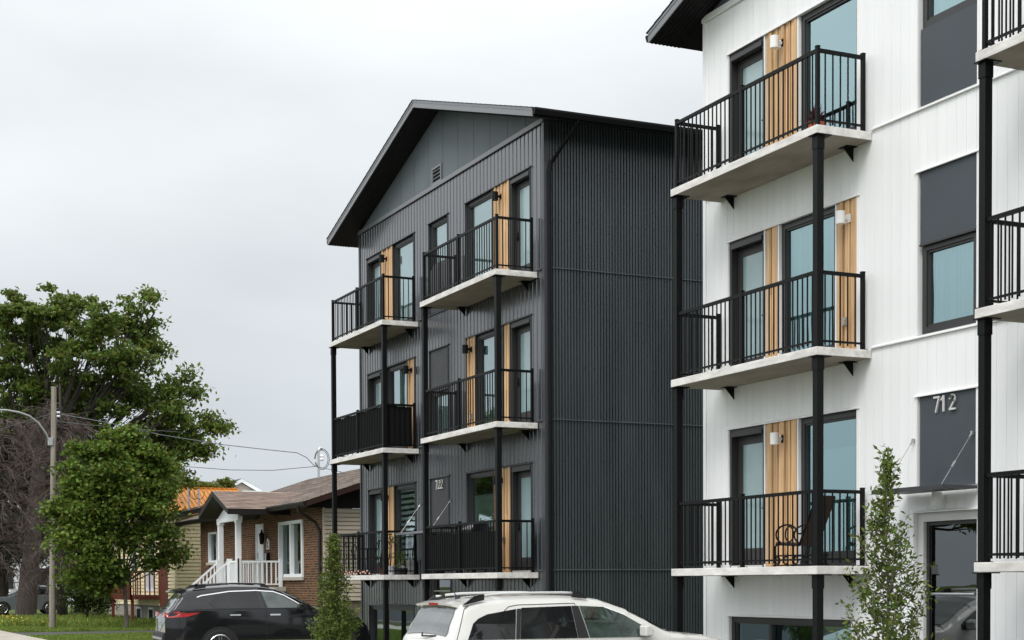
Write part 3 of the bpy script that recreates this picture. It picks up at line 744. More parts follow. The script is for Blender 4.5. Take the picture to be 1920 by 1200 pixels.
def brick_house():
    X = 14.5; ya, yb = 44.7, 59.8
    h = empty('brick_house', (X, ya, -1.7), 'brown brick bungalow with white porch columns and brown shingle roof', 'house')
    holes = [(46.60, 49.15, 0.25, 2.02), (51.0, 51.92, -0.05, 2.05), (57.2, 58.5, 0.86, 1.98)]
    wl = MB(); profiled(wl, lambda a, f, z: (X, a, z), [(ya, 0), (yb, 0)], -0.75, lambda a: 2.45, holes)
    for y0, y1, z0, z1 in holes:
        for q in ((y0, y0), (y1, y1)): wl.quad((X, q[0], z0), (X + 0.1, q[0], z0), (X + 0.1, q[0], z1), (X, q[0], z1))
        wl.quad((X, y0, z1), (X + 0.1, y0, z1), (X + 0.1, y1, z1), (X, y1, z1)); wl.quad((X, y0, z0), (X + 0.1, y0, z0), (X + 0.1, y1, z0), (X, y1, z0))
    wl.quad((X, yb, -0.75), (X, yb, 2.45), (X + 9.4, yb, 2.45), (X + 9.4, yb, -0.75))
    wl.build('brick_wall', M['brick'], h)
    MB().box(X + 0.02, X + 9.38, ya + 0.03, yb - 0.02, -1.9, -0.751).build('foundation', M['found'], h)
    sw = MB(); lap(sw, (X + 0.06, ya, 0), (1, 0, 0), 9.3, (0, -1, 0), -0.47, 2.28, 0.125); sw.build('side_siding', M['beige'], h)
    MB().box(X + 0.02, X + 9.38, ya + 0.04, ya + 0.2, -0.75, -0.471).build('side_foundation', M['found'], h)
    MB().box(X - 0.001, X + 0.06, ya - 0.042, ya - 0.0005, -0.75, 2.3).build('corner_trim', M['beige'], h)
    g = MB(); rb = lambda x: 2.46 + 0.335 * (5.38 - abs(19.2 - x)) - 0.15; g.prism([(X - 0.5, ya - 0.03, 2.285), (X + 9.8, ya - 0.03, 2.285), (X + 9.8, ya - 0.03, rb(X + 9.8)), (19.2, ya - 0.03, rb(19.2)), (X - 0.5, ya - 0.03, rb(X - 0.5))], (0, 0.028, 0)); g.build('gable_end', M['blackbrown'], h)
    ro = gable_roof(h, 13.82, 19.2, 44.15, 60.7, 2.46, 0.335, 0.17, M['shingle'], M['brownmetal'], M['blackbrown'])
    # porch
    y0, y1, ym = 48.0, 51.8, 49.9; xf = 12.5; sl = 0.345; ze = 2.38; pz = ze + sl * 1.9
    pr = MB(); pr.prism([(xf, y0, ze - 0.01), (xf, ym, pz - 0.01), (xf, y1, ze - 0.01), (xf, y1, ze - 0.17), (xf, ym, pz - 0.17), (xf, y0, ze - 0.17)], (3.3, 0, 0))
    po = pr.build('porch_roof', M['blackbrown'], h)
    s = MB(); n = 13
    for sg, e in ((1, y0), (-1, y1)):
        for i in range(n):
            a = e + sg * 1.9 * i / n; b = e + sg * 1.9 * (i + 1) / n; za = ze + sl * 1.9 * i / n; zb = ze + sl * 1.9 * (i + 1) / n
            s.quad((xf - 0.02, a, za + 0.012), (xf + 3.3, a, za + 0.012), (xf + 3.3, b, zb + 0.001), (xf - 0.02, b, zb + 0.001))
    MATS['sh3'] = M['shingle']; s.build('shingles', mat('porch_shingles', (0.14, 0.105, 0.09), 0.95, noise=0.4, nscale=(2.2, 7, 9), col2=(0.36, 0.26, 0.21)), po)
    MB().prism([(13.0, y0 + 0.55, 2.19), (13.0, ym, 2.19 + sl * 1.35), (13.0, y1 - 0.55, 2.19)], (0.05, 0, 0)).build('pediment', M['whitev'], po)
    MB().box(12.95, 13.1, y0 + 0.5, y1 - 0.6, 2.05, 2.189).build('porch_beam', M['whitev'], po)
    for yy in (50.88, 48.67):
        c = MB(); c.box(12.93, 13.08, yy - 0.085, yy + 0.085, -0.05, 2.0); c.box(12.91, 13.10, yy - 0.11, yy + 0.11, 1.97, 2.049)
        for k in range(5): c.box(12.922, 12.929, yy - 0.075 + k * 0.033, yy - 0.057 + k * 0.033, 0.0, 1.94)
        c.build('porch_column', M['whitev'], h)
    MB().box(12.8, X - 0.01, 48.45, 51.2, -0.2, -0.052).build('porch_floor', M['pave'], h)
    MB().box(13.0, X - 0.02, 48.6, 51.0, -1.75, -0.201).build('porch_base', M['found'], h)
    def rail(p, q, name, n):
        r = MB(); p = Vector(p); q = Vector(q)
        r.bar(p + Vector((0, 0, 0.8)), q + Vector((0, 0, 0.8)), 0.05, 0.06); r.bar(p + Vector((0, 0, 0.08)), q + Vector((0, 0, 0.08)), 0.04, 0.04)
        for i in range(1, n):
            c = p + (q - p) * i / n; r.box(c.x - 0.018, c.x + 0.018, c.y - 0.018, c.y + 0.018, c.z + 0.08, c.z + 0.8)
        for c in (p, q): r.box(c.x - 0.05, c.x + 0.05, c.y - 0.05, c.y + 0.05, c.z - 0.02, c.z + 0.9)
        r.build(name, M['whitev'], h)
    rail((13.0, 48.6, -0.05), (14.35, 48.6, -0.05), 'porch_railing', 9)
    rail((12.95, 48.6, -0.05), (12.95, 49.45, -0.05), 'porch_railing', 6)
    rail((13.0, 51.05, -0.05), (14.35, 51.05, -0.05), 'porch_railing', 9)
    rail((12.9, 50.85, -0.05), (11.3, 50.85, -1.45), 'stair_railing', 13)
    rail((12.9, 49.5, -0.05), (11.3, 49.5, -1.45), 'stair_railing', 13)
    st = MB()
    for i in range(8): st.box(11.3 + i * 0.19, 12.79, 49.55, 50.8, -1.72 + i * 0.19, -1.72 + (i + 1) * 0.19)
    st.build('steps', M['pave'], h)
    hwin(h, 46.60, 49.15, 0.25, 2.02, X, 2, sill=True, proud=0.06, ft=0.10)
    hwin(h, 57.2, 58.5, 0.86, 1.98, X, 1, sill=True)
    d = MB(); frame_ring(d, X - 0.03, X + 0.1, 51.0, 51.92, -0.05, 2.05, 0.08); do = d.build('front_door', M['whitev'], h)
    MB().box(X + 0.02, X + 0.06, 51.08, 51.84, 0.03, 1.97).build('door_leaf', M['whitev'], do)
    MB().box(X - 0.02, X + 0.0195, 51.75, 51.79, 0.9, 1.1).build('handle', M['steel'], do)
    ln = MB(); ln.lathe((X - 0.14, 50.78, 1.35), [(0.02, 0), (0.07, 0.03), (0.09, 0.30), (0.11, 0.31), (0.03, 0.42), (0.012, 0.5)], 8); ln.bar((X - 0.14, 50.78, 1.8), (X, 50.78, 1.8), 0.025)
    ln.build('wall_lantern', M['black'], h)
    pq = MB(); pq.prism([(X - 0.03, 50.62, 1.18), (X - 0.03, 50.62, 1.45), (X - 0.03, 50.47, 1.54), (X - 0.03, 50.32, 1.45), (X - 0.03, 50.32, 1.18)], (0.025, 0, 0)); pqo = pq.build('number_plaque', M['whitev'], h)
    nb = MB(); strokes(nb, '7', 50.56, 1.35, 0.09, X - 0.036, 0.008); strokes(nb, '2', 50.47, 1.35, 0.09, X - 0.036, 0.008); strokes(nb, '1', 50.54, 1.22, 0.09, X - 0.036, 0.008); strokes(nb, '2', 50.47, 1.22, 0.09, X - 0.036, 0.008); nb.build('number', M['black'], pqo)
    mb = MB(); mb.box(X - 0.10, X - 0.001, 50.3, 50.58, 0.72, 1.06); mo = mb.build('mailbox', M['black'], h)
    MB().box(X - 0.13, X - 0.101, 50.40, 50.46, 0.78, 1.05).build('paper_roll', M['whitev'], mo)
    ds = MB(); ds.tube([(13.8, 44.9, 2.32), (13.82, 44.9, 2.18), (14.3, 44.78, 1.86), (14.42, 44.74, 1.6), (14.42, 44.74, -1.6)], 0.05, 8); ds.build('downspout', M['blackbrown'], h)
    m = MB(); m.tube([(19.0, 59.0, 4.0), (19.0, 59.0, 5.28)], 0.045, 8); m.tube([(19.0, 59.0, 5.25), (19.06, 59.0, 5.36), (19.16, 59.0, 5.33)], 0.07, 8)
    mo = m.build('service_mast', M['steel'], h)
    for k, (r, dx) in enumerate(((0.26, 0.12), (0.30, 0.14))):
        c = MB(); c.tube([(19.0 + dx + r * math.cos(a / 18 * math.pi), 59.0 + 0.02 * k, 4.92 + 1.35 * r * math.sin(a / 18 * math.pi)) for a in range(-16, 19)], 0.013, 5, cap=False); c.build('cable_loop', M['black_rubber'], mo)
    c = MB(); c.lathe((19.12, 59.0, 4.86), [(0.05, 0), (0.09, 0.03), (0.09, 0.08), (0.05, 0.12), (0.09, 0.16), (0.09, 0.2), (0.04, 0.24)], 10); c.build('insulator', M['whitev'], mo)
    return h
brick_house()

def cream_house():
    X = 14.5; ya, yb = 64.1, 77.0
    h = empty('cream_house', (X, ya, -1.7), 'cream vinyl-sided house with small red wooden deck behind the maple', 'house')
    holes = [(67.9 - ya, 69.9 - ya, -0.25, 1.8), (71.8 - ya, 73.2 - ya, 0.6, 1.8)]
    f = MB(); lap(f, (X, ya, 0), (0, 1, 0), yb - ya, (-1, 0, 0), -0.85, 2.6, 0.15, holes, gr=0.045); f.build('front_siding', M['cream'], h)
    s = MB(); lap(s, (X, ya, 0), (1, 0, 0), 8.6, (0, -1, 0), -0.85, 2.56, 0.15, gr=0.045); s.build('side_siding', M['cream'], h)
    MB().box(X - 0.03, X + 0.05, ya - 0.03, ya + 0.09, -0.85, 2.6).build('corner_trim', M['cream'], h)
    fd = MB(); fd.box(X + 0.02, X + 9.3, ya + 0.02, yb, -1.9, -0.86); fd.build('stone_foundation', M['stone'], h)
    MB().prism([(X + 0.02, ya - 0.02, 2.56), (X + 8.6, ya - 0.02, 2.56), (X + 8.6, ya - 0.02, 2.74), (18.8, ya - 0.02, 3.76), (X + 0.02, ya - 0.02, 2.74)], (0, 0.018, 0)).build('gable_end', M['cream'], h)
    gable_roof(h, 13.9, 18.8, 63.4, 77.6, 2.80, 0.235, 0.18, M['shingle2'], M['blackbrown'], M['blackbrown'])
    bd = MB(); bd.box(X - 0.06, X - 0.02, 65.4, 66.9, -0.9, 1.75); bd.build('shutter_board', M['redwood'], h)
    hwin(h, 67.9, 69.9, -0.25, 1.8, X, 2, dep=0.12, ft=0.09); hwin(h, 71.8, 73.2, 0.6, 1.8, X, 1)
    for y in (65.0, 68.4, 71.0):
        b = MB(); frame_ring(b, X - 0.02, X + 0.1, y, y + 1.1, -1.6, -0.95, 0.09); bo = b.build('window', M['whitev'], h); MB().box(X + 0.005, X + 0.01, y + 0.09, y + 1.01, -1.51, -1.04).build('pane', M['frost' if y < 66 else 'soffit'], bo)
    # deck
    x0, x1, y0, y1, z = 13.25, 14.45, 67.0, 71.5, -0.4
    d = MB(); d.box(x0, x1, y0, y1, z - 0.18, z); do = d.build('deck', M['redwood'], h)
    for p, q in (((x0, y0), (x0, y1)), ((x0, y0), (x1, y0)), ((x0, y1), (x1, y1))):
        r = MB(); p = Vector((*p, z)); q = Vector((*q, z)); r.bar(p + Vector((0, 0, 1.0)), q + Vector((0, 0, 1.0)), 0.07, 0.07); n = round((q - p).length / 0.2)
        for i in range(n + 1):
            c = p + (q - p) * i / n; r.box(c.x - 0.025, c.x + 0.025, c.y - 0.025, c.y + 0.025, z - 0.2, z + 1.0)
        r.build('deck_railing', M['redwood'], do)
    for y in (y0 + 0.1, y1 - 0.1): MB().box(x0 + 0.02, x0 + 0.14, y - 0.06, y + 0.06, -1.75, z - 0.18).build('deck_post', M['redwood'], do)
    for (px, top) in ((354, 917), (373, 917)):
        p = at(px, 945, 66.5 if px > 360 else 67.5); t = at(px, top, p[1]); zr = 2.80 + 0.235 * (p[0] - 13.9)
        m = MB(); m.tube([(p[0], p[1], zr - 0.05), (p[0], p[1], t[2])], 0.04, 8); mo = m.build('roof_pipe', M['steel'], h)
        c = MB(); r = 0.22; c.tube([(p[0] + (0.25 if px < 360 else 0.0) + r * math.cos(a / 12 * math.pi), p[1] - 0.05, t[2] - 0.15 + 1.3 * r * math.sin(a / 12 * math.pi)) for a in range(11, 26)], 0.014, 5); c.build('cable_loop', M['black_rubber'], mo)
cream_house()

def orange_house():
    h = empty('orange_roof_house', (21, 88, -1.7), 'house with bright orange metal roof behind the brown roofs', 'house')
    MB().box(17.5, 24.3, 88.6, 95.4, -1.8, 4.2).build('wall', M['beige'], h)
    zr, ze = 5.72, 4.1; r = MB(); x0, x1 = 17.2, 24.55
    r.prism([(x0, 88, ze), (x0, 92, zr), (x0, 96, ze), (x0, 96, ze - 0.1), (x0, 92, zr - 0.1), (x0, 88, ze - 0.1)], (x1 - x0, 0, 0))
    n = 27
    for i in range(n + 1):
        x = x0 + 0.03 + (x1 - x0 - 0.06) * i / n; r.prism([(x - 0.02, 88, ze + 0.001), (x - 0.02, 92, zr + 0.001), (x - 0.02, 92, zr + 0.05), (x - 0.02, 88, ze + 0.05)], (0.04, 0, 0))
    r.bar((x0, 92, zr + 0.04), (x1, 92, zr + 0.04), 0.2, 0.06)
    r.build('roof', M['orange'], h)
orange_house()
def gable_house():
    a = at(453, 897, 112); l = at(425, 921, 112); rr = at(491, 919, 112); b = at(453, 904, 112)
    h = empty('far_gable_house', (a[0], 112, -1.7), 'pale house with small white gable beyond the orange roof', 'house')
    xm = a[0]; xr = rr[0]; zt = a[2]; zb = rr[2]; xl = 2 * xm - xr
    MB().prism([(xl + 0.3, 112.3, -1.8), (xr - 0.3, 112.3, -1.8), (xr - 0.3, 112.3, zb), (xm, 112.3, zt - 0.3), (xl + 0.3, 112.3, zb)], (0, 8, 0)).build('wall', mat('pale_pink_siding', (0.62, 0.53, 0.48), 0.8), h)
    r = MB()
    for s, xe in ((1, xr), (-1, xl)): r.prism([(xm, 112, zt), (xe, 112, zb), (xe, 112, zb - 0.12), (xm, 112, zt - 0.12)], (0, 8.6, 0))
    ro = r.build('roof', M['shingle_dark'], h)
    f = MB()
    for xe in (xr, xl): f.prism([(xm, 111.98, zt - 0.02), (xe, 111.98, zb - 0.02), (xe, 111.98, zb - 0.28), (xm, 111.98, zt - 0.28)], (0, 0.019, 0))
    f.build('rake_board', M['whitev'], ro)
    MB().box(xr - 1.6, xr + 0.25, 110.9, 111.9, zb - 0.35, zb - 0.12).build('lower_eave', M['whitev'], ro)
gable_house()
def white_house():
    h = empty('distant_white_house', (12, 135, -1.7), 'white house glimpsed between the dark tree trunks at far left', 'house')
    MB().box(8.0, 22.0, 135, 143, -1.8, 2.6).build('wall', M['whitev'], h)
    MB().prism([(7.5, 134.5, 2.6), (22.5, 134.5, 2.6), (22.5, 139, 4.6), (7.5, 139, 4.6)], (0, 0, 0.2)).build('roof', M['shingle_dark'], h)
    for x in (16.2, 17.6, 19.0, 10.5, 13.2): MB().box(x, x + 0.9, 134.95, 134.99, -0.2, 1.5).build('window', M['frame'], h)
    r = MB(); r.bar((8, 133.6, 0.3), (22, 133.6, 0.3), 0.06); r.bar((8, 133.6, -0.5), (22, 133.6, -0.5), 0.06)
    for i in range(29): r.box(8 + i * 0.5, 8.05 + i * 0.5, 133.58, 133.62, -1.7, 0.3)
    r.build('porch_railing', M['black'], h)
white_house()

# ------------------------------------------------------------------ utility pole, lamp arm, wires
M['pole'] = mat('weathered_pole_wood', (0.27, 0.24, 0.205), 0.9, 0.2, noise=0.3, nscale=(10, 10, 0.8), bump=0.6, bscale=10)
def pole():
    t = at(101, 725, 64); b = at(98, 1177, 64)
    p = empty('utility_pole', (b[0], 64, -1.7), 'grey weathered wooden utility pole with curved street lamp arm', 'pole')
    MB().tube([(b[0], 64, -1.8), ((t[0] + b[0]) / 2, 64, 3), (t[0], 64, t[2])], [0.135, 0.115, 0.10], 14).build('shaft', M['pole'], p)
    pts = [at(x, y, 64 - (92 - x) * 0.01) for x, y in ((92, 828), (86, 812), (72, 793), (55, 780), (35, 773), (12, 769), (-20, 768), (-60, 772))]
    MB().tube(pts, 0.038, 8).build('lamp_arm', M['steel'], p)
    MB().box(t[0] - 0.26, t[0] - 0.09, 63.85, 64.0, 5.55, 5.85).build('arm_bracket', M['steel'], p)
    q = pts[-1]; b2 = MB(); b2.lathe((q[0] - 0.2, q[1], q[2] - 0.12), [(0.05, 0), (0.16, 0.03), (0.16, 0.1), (0.04, 0.16)], 10); b2.build('lamp_head', M['steel'], p)
    for z in (6.85, 6.7): MB().tube([(t[0] + 0.09, 63.9, z), (t[0] + 0.2, 63.85, z)], 0.035, 8).build('insulator', M['whitev'], p)
    MB().tube([(b[0] + 0.09, 63.88, -1.7), (t[0] + 0.06, 63.9, 5.8)], 0.01, 5).build('ground_wire', M['black_rubber'], p)
    return p
pole()
def wire(pts, label, r=0.014, sag=0.0):
    P = [Vector(p) for p in pts]; out_ = []
    for a, b in zip(P[:-1], P[1:]):
        for i in range(12):
            u = i / 12; q = a + (b - a) * u; q.z -= sag * 4 * u * (1 - u) * (1 if len(P) == 2 else 0.3); out_.append(q)
    out_.append(P[-1]); o = MB().tube(out_, r, 5).build('overhead_wire', M['wire'])
    tag(o, label, 'wire', 'overhead wires')
M['wire'] = mat('wire_sheath', (0.11, 0.12, 0.13), 0.6)
wire([at(103, 775, 64), at(200, 792, 62.7), at(300, 815, 61.5), at(420, 834, 60.3), at(500, 843, 59.6), at(557, 849, 59.2), at(575, 858, 59.1), at(588, 872, 59.0), at(598, 877, 58.95)], 'thick service cable drooping from pole top to roof mast', 0.016)
wire([at(340, 874, 63), at(430, 881, 61), at(510, 882, 60), at(597, 874, 58.97)], 'lower twin cable arriving at the roof mast from the trees', 0.014)
wire([at(598, 876, 58.9), at(618, 880, 57.5), at(640, 885, 52)], 'short cable from roof mast towards the charcoal building', 0.014)
wire([at(99, 775, 64), at(50, 789, 66), at(0, 805, 68), at(-60, 822, 71)], 'cable running from pole top out of the left edge', 0.013)
wire([at(103, 790, 64), at(200, 800, 68), at(360, 812, 90)], 'thin cable passing behind the maple crown', 0.012)

# ------------------------------------------------------------------ vegetation
def leaf_cloud(cen, L_, Wf, up=0.6, droop=0.0, dirs=None):
    """one small folded leaf per centre, numpy arrays -> verts, faces"""
    n = len(cen); L_ = L_ * nr.uniform(0.7, 1.3, n)[:, None]
    nm = nr.normal(size=(n, 3)); nm /= np.linalg.norm(nm, axis=1)[:, None]; nm[:, 2] += up; nm /= np.linalg.norm(nm, axis=1)[:, None]
    a = nr.normal(size=(n, 3)) if dirs is None else dirs + nr.normal(size=(n, 3)) * 0.45
    a[:, 2] -= droop; a -= nm * (a * nm).sum(1)[:, None]; a /= np.linalg.norm(a, axis=1)[:, None] + 1e-9
    b = np.cross(nm, a); w = L_ * Wf / 2
    p0 = cen - a * L_ * 0.5; p2 = cen + a * L_ * 0.5; mid = cen - a * L_ * 0.06 + nm * L_ * 0.07
    v = np.stack([p0, mid + b * w, p2, mid - b * w], 1).reshape(-1, 3)
    return v
def mesh_quads(name, v, mt, parent):
    o = origin(parent) if parent else Vector(tuple(v[0])); v = v - np.array(o)
    n = len(v) // 4; me = bpy.data.meshes.new(name); me.vertices.add(4 * n); me.vertices.foreach_set('co', v.astype(np.float32).ravel())
    me.loops.add(4 * n); me.loops.foreach_set('vertex_index', np.arange(4 * n, dtype=np.int32)); me.polygons.add(n)
    me.polygons.foreach_set('loop_start', np.arange(0, 4 * n, 4, dtype=np.int32)); me.polygons.foreach_set('loop_total', np.full(n, 4, dtype=np.int32))
    me.update(calc_edges=True); me.validate(); me.materials.append(mt)
    ob = bpy.data.objects.new(name, me); C.objects.link(ob)
    if parent: ob.parent = parent
    else: ob.location = o
    return ob
def clumps(blobs, n, seed):
    r = np.random.default_rng(seed); wts = np.array([b[3] * b[4] for b in blobs]); wts /= wts.sum(); out_ = []
    for i in r.choice(len(blobs), n, p=wts):
        b = blobs[i]; d = r.normal(size=3); d /= np.linalg.norm(d); q = d * r.uniform(0, 1) ** 0.42
        out_.append((b[0] + q[0] * b[3], b[1] + q[1] * b[4], b[2] + q[2] * b[5], i))
    return out_
def curve(a, b, bend, n=7):
    a = Vector(a); b = Vector(b); m_ = (a + b) / 2 + Vector(bend); return [a * (1 - t) ** 2 + m_ * 2 * t * (1 - t) + b * t * t for t in [i / n for i in range(n + 1)]]
def tree(name, label, base, fork, blobs, nclump, per, csize, leaf, mt, bark, r0, seed, group=None, wf=0.55, flat=0.45, up=0.7, twigs=True, cat='tree'):
    t = empty(name, base, label, cat, group); r = random.Random(seed); rn = np.random.default_rng(seed)
    tk = MB(); base = Vector(base); fork = Vector(fork)
    tk.tube([base - Vector((0, 0, 0.2)), base + Vector((0.0, 0, 0.15)), base + (fork - base) * 0.35 + Vector((r.uniform(-.1, .1), 0, 0)), fork], [r0 * 1.45, r0 * 1.1, r0 * 0.9, r0 * 0.75], 12)
    cl = clumps(blobs, nclump, seed)
    for i, b in enumerate(blobs):
        c = Vector(b[:3]); d = (c - fork).length
        st = fork + Vector((0, 0, -0.12 * i * (fork - base).length / len(blobs)))
        path = curve(st, c, (r.uniform(-.1, .1) * d, r.uniform(-.1, .1) * d, -0.12 * d)); k = len(path)
        rr = r0 * r.uniform(0.35, 0.5); tk.tube(path, [rr * (1 - 0.75 * j / (k - 1)) for j in range(k)], 7)
        if twigs:
            mine = [q for q in cl if q[3] == i]
            for q in mine[:14]:
                s = path[r.randint(3, k - 1)]; e = Vector(q[:3]); tk.tube(curve(s, e, (0, 0, -0.1 * (e - s).length), 4), [rr * 0.22, rr * 0.17, rr * 0.12, rr * 0.09, rr * 0.05], 5)
    tk.build('trunk', bark, t, smooth=True)
    cc = np.array([q[:3] for q in cl]); cs = csize * rn.uniform(0.6, 1.35, len(cc))
    idx = np.repeat(np.arange(len(cc)), per); off = rn.normal(size=(len(idx), 3)) * cs[idx][:, None] * 0.5; off[:, 2] *= flat
    mesh_quads('crown', leaf_cloud(cc[idx] + off, leaf, wf, up, 0.3), mt, t)
    return t
def pxblobs(lst, Y):
    out_ = []
    for (x, y, rx, ry, dy) in lst:
        c = at(x, y, Y + dy); k = (Y + dy) * 0.985 / FPX; out_.append((c[0], c[1], c[2], rx * k, max(rx, ry) * k * 0.95, ry * k))
    return out_

M['oak'] = leafmat('oak_leaves', (0.130, 0.178, 0.036), hue=0.04, trans=0.42)
M['mapleleaf'] = leafmat('maple_leaves', (0.118, 0.172, 0.028), hue=0.035, island=0.5, trans=0.4)
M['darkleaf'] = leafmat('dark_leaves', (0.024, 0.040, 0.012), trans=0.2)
M['yleaf'] = leafmat('young_leaves', (0.135, 0.18, 0.040), hue=0.035, island=0.5, spec=0.12)
M['ygreen'] = leafmat('yellow_green_leaves', (0.16, 0.19, 0.045))
oakpx = [(20, 590, 62, 48, 0), (85, 575, 50, 38, -1), (140, 590, 55, 42, 1), (185, 610, 42, 45, -2), (60, 650, 75, 50, 2), (150, 670, 60, 42, -2), (10, 700, 60, 60, 0), (100, 720, 70, 48, 1),
         (265, 570, 32, 30, 0), (290, 585, 18, 22, 0), (245, 620, 48, 36, 1), (285, 640, 26, 26, 0), (235, 680, 62, 36, -1), (285, 665, 24, 22, 0), (190, 745, 60, 40, 0), (260, 745, 55, 34, 2), (330, 735, 36, 34, 0), (350, 708, 14, 20, 0), (372, 740, 16, 26, 0),
         (330, 775, 50, 30, -1), (385, 795, 24, 18, 0), (407, 801, 14, 7, 0), (300, 815, 60, 32, 1), (355, 822, 32, 24, 0), (330, 856, 42, 20, 0), (372, 846, 20, 12, 0), (270, 850, 50, 34, 2), (60, 780, 85, 42, 2), (345, 905, 26, 14, 0), (310, 885, 26, 22, 1), (140, 800, 60, 40, 1)]
ob = pxblobs(oakpx, 88); tb = at(48, 1150, 88); fk = at(75, 860, 88)
oak = tree('oak_tree', 'tall spreading green oak, the biggest tree at left', (tb[0], 88, -1.75), tuple(fk), ob, 540, 72, 0.66, 0.30, M['oak'], M['bark'], 0.52, 11, wf=0.5, flat=0.5)
mpx = [(215, 850, 62, 40, 0), (160, 860, 45, 32, 0.5), (275, 860, 45, 36, 0), (300, 900, 38, 40, -0.3), (135, 905, 45, 34, 0), (215, 905, 65, 40, -0.8), (125, 960, 38, 26, 0), (185, 960, 55, 34, -0.6), (265, 950, 55, 36, -0.4), (315, 950, 26, 26, 0), (110, 985, 20, 16, 0),
       (125, 1020, 32, 26, -0.2), (165, 1010, 42, 30, -0.6), (180, 1050, 45, 24, -0.5), (295, 1000, 36, 20, -0.3), (315, 1030, 22, 24, -0.2), (285, 1055, 22, 12, 0), (225, 1000, 40, 30, 0), (240, 820, 30, 16, 0), (150, 1082, 34, 12, 0), (330, 1045, 12, 14, 0), (200, 1078, 34, 16, -0.3), (255, 1030, 26, 20, -0.5), (120, 1050, 18, 20, 0), (185, 1100, 22, 8, 0)]
mb_ = pxblobs(mpx, 62); b_ = at(237, 1177, 62); f_ = at(233, 1085, 62)
maple = tree('maple_tree', 'small rounded green maple on the lawn beside the pole', (b_[0], 62, -1.75), tuple(f_), mb_, 520, 60, 0.50, 0.17, M['mapleleaf'], M['barkg'], 0.09, 5, wf=0.75, flat=0.55, up=0.9)
# darker trees standing behind
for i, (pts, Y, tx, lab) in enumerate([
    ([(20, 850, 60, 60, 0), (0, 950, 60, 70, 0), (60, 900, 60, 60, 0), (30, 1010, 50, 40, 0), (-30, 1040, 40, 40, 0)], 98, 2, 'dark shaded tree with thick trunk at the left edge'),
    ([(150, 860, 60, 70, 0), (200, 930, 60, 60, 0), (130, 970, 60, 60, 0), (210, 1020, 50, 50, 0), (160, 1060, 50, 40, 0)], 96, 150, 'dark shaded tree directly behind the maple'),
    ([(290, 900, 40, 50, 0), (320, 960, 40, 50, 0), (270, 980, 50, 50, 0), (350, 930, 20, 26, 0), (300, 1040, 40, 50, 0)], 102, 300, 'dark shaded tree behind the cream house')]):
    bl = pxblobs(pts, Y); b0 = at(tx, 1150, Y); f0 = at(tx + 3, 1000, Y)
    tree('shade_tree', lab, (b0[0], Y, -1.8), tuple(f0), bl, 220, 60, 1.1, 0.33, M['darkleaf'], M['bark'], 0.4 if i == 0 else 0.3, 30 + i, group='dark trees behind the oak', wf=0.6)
tree('yellow_green_tree', 'yellow-green treetop showing above the orange roof', (at(425, 910, 97)[0], 97, -1.8), (at(425, 960, 97)[0], 97, 4), pxblobs([(425, 906, 17, 9, 0), (395, 913, 20, 6, 0), (378, 910, 10, 5, 0)], 97), 110, 40, 0.28, 0.17, M['ygreen'], M['bark'], 0.15, 41)

# bare, twiggy trees
M['twig'] = mat('dead_twigs', (0.092, 0.068, 0.062), 0.9, noise=0.3)
def bare_tree(label, base, top, spread, n, seed, zlo, zhi):
    t = empty('bare_tree', base, label, 'tree', 'leafless twiggy trees'); r = random.Random(seed)
    tk = MB(); B = Vector(base); T = Vector(top); tk.tube([B - Vector((0, 0, .2)), B + (T - B) * 0.3, B + (T - B) * 0.7, T], [0.27, 0.22, 0.12, 0.03], 10); tk.build('trunk', M['bark'], t, smooth=True)
    tw = MB()
    for i in range(n):
        u = r.random(); z = zlo + (zhi - zlo) * u; s = B + (T - B) * max(0, min(1, (z - B.z) / (T.z - B.z)))
        a = r.uniform(0, 2 * math.pi); ln = spread * (0.55 + 0.45 * math.sin(math.pi * min(1, u * 0.8 + 0.15))) * r.uniform(0.5, 1.1)
        d = Vector((math.cos(a), math.sin(a), 0)); pts = [s]; p = s.copy(); v = d + Vector((0, 0, r.uniform(0.0, 0.5)))
        for k in range(6):
            v += Vector((r.uniform(-.25, .25), r.uniform(-.25, .25), r.uniform(-.42, .08))); v.normalize(); p = p + v * ln / 6; pts.append(p.copy())
            if k > 0:
                for m_ in range(3):
                    q = p.copy(); v2 = (v + Vector((r.uniform(-1, 1), r.uniform(-1, 1), r.uniform(-1, 0.5)))).normalized(); l2 = r.uniform(0.25, 0.9); pp = [q]
                    for z_ in range(3):
                        v2 += Vector((r.uniform(-.3, .3), r.uniform(-.3, .3), r.uniform(-.35, .15))); v2.normalize(); q = q + v2 * l2 / 3; pp.append(q.copy())
                    tw.tube(pp, [0.012, 0.010, 0.008, 0.006], 3, cap=False)
        tw.tube(pts, [0.035, 0.03, 0.025, 0.02, 0.016, 0.013, 0.010], 4, cap=False)
    tw.build('twigs', M['twig'], t)
q = at(117, 1165, 78); q2 = at(112, 720, 78)
bare_tree('leafless tree of grey drooping twigs right beside the utility pole', (q[0], 78, -1.75), (q2[0], 78, q2[2]), 2.5, 210, 3, 0.4, 8.8)
q = at(2, 1150, 80); q2 = at(8, 790, 80)
bare_tree('leafless tree of brown drooping twigs at far left edge', (q[0] - 0.4, 80, -1.75), (q2[0], 80, q2[2]), 2.9, 210, 4, 0.6, 8.4)
# shrub
M['cedar'] = leafmat('cedar_foliage', (0.040, 0.060, 0.012), trans=0.15)
sb = pxblobs([(165, 1100, 38, 34, 0), (150, 1125, 30, 28, 0), (190, 1125, 24, 28, 0)], 72)
tree('dark_shrub', 'rounded dark green shrub below the maple crown', (at(165, 1150, 72)[0], 72, -1.75), tuple(at(165, 1140, 72)), sb, 260, 50, 0.28, 0.09, M['cedar'], M['bark'], 0.06, 51, cat='shrub', twigs=False)

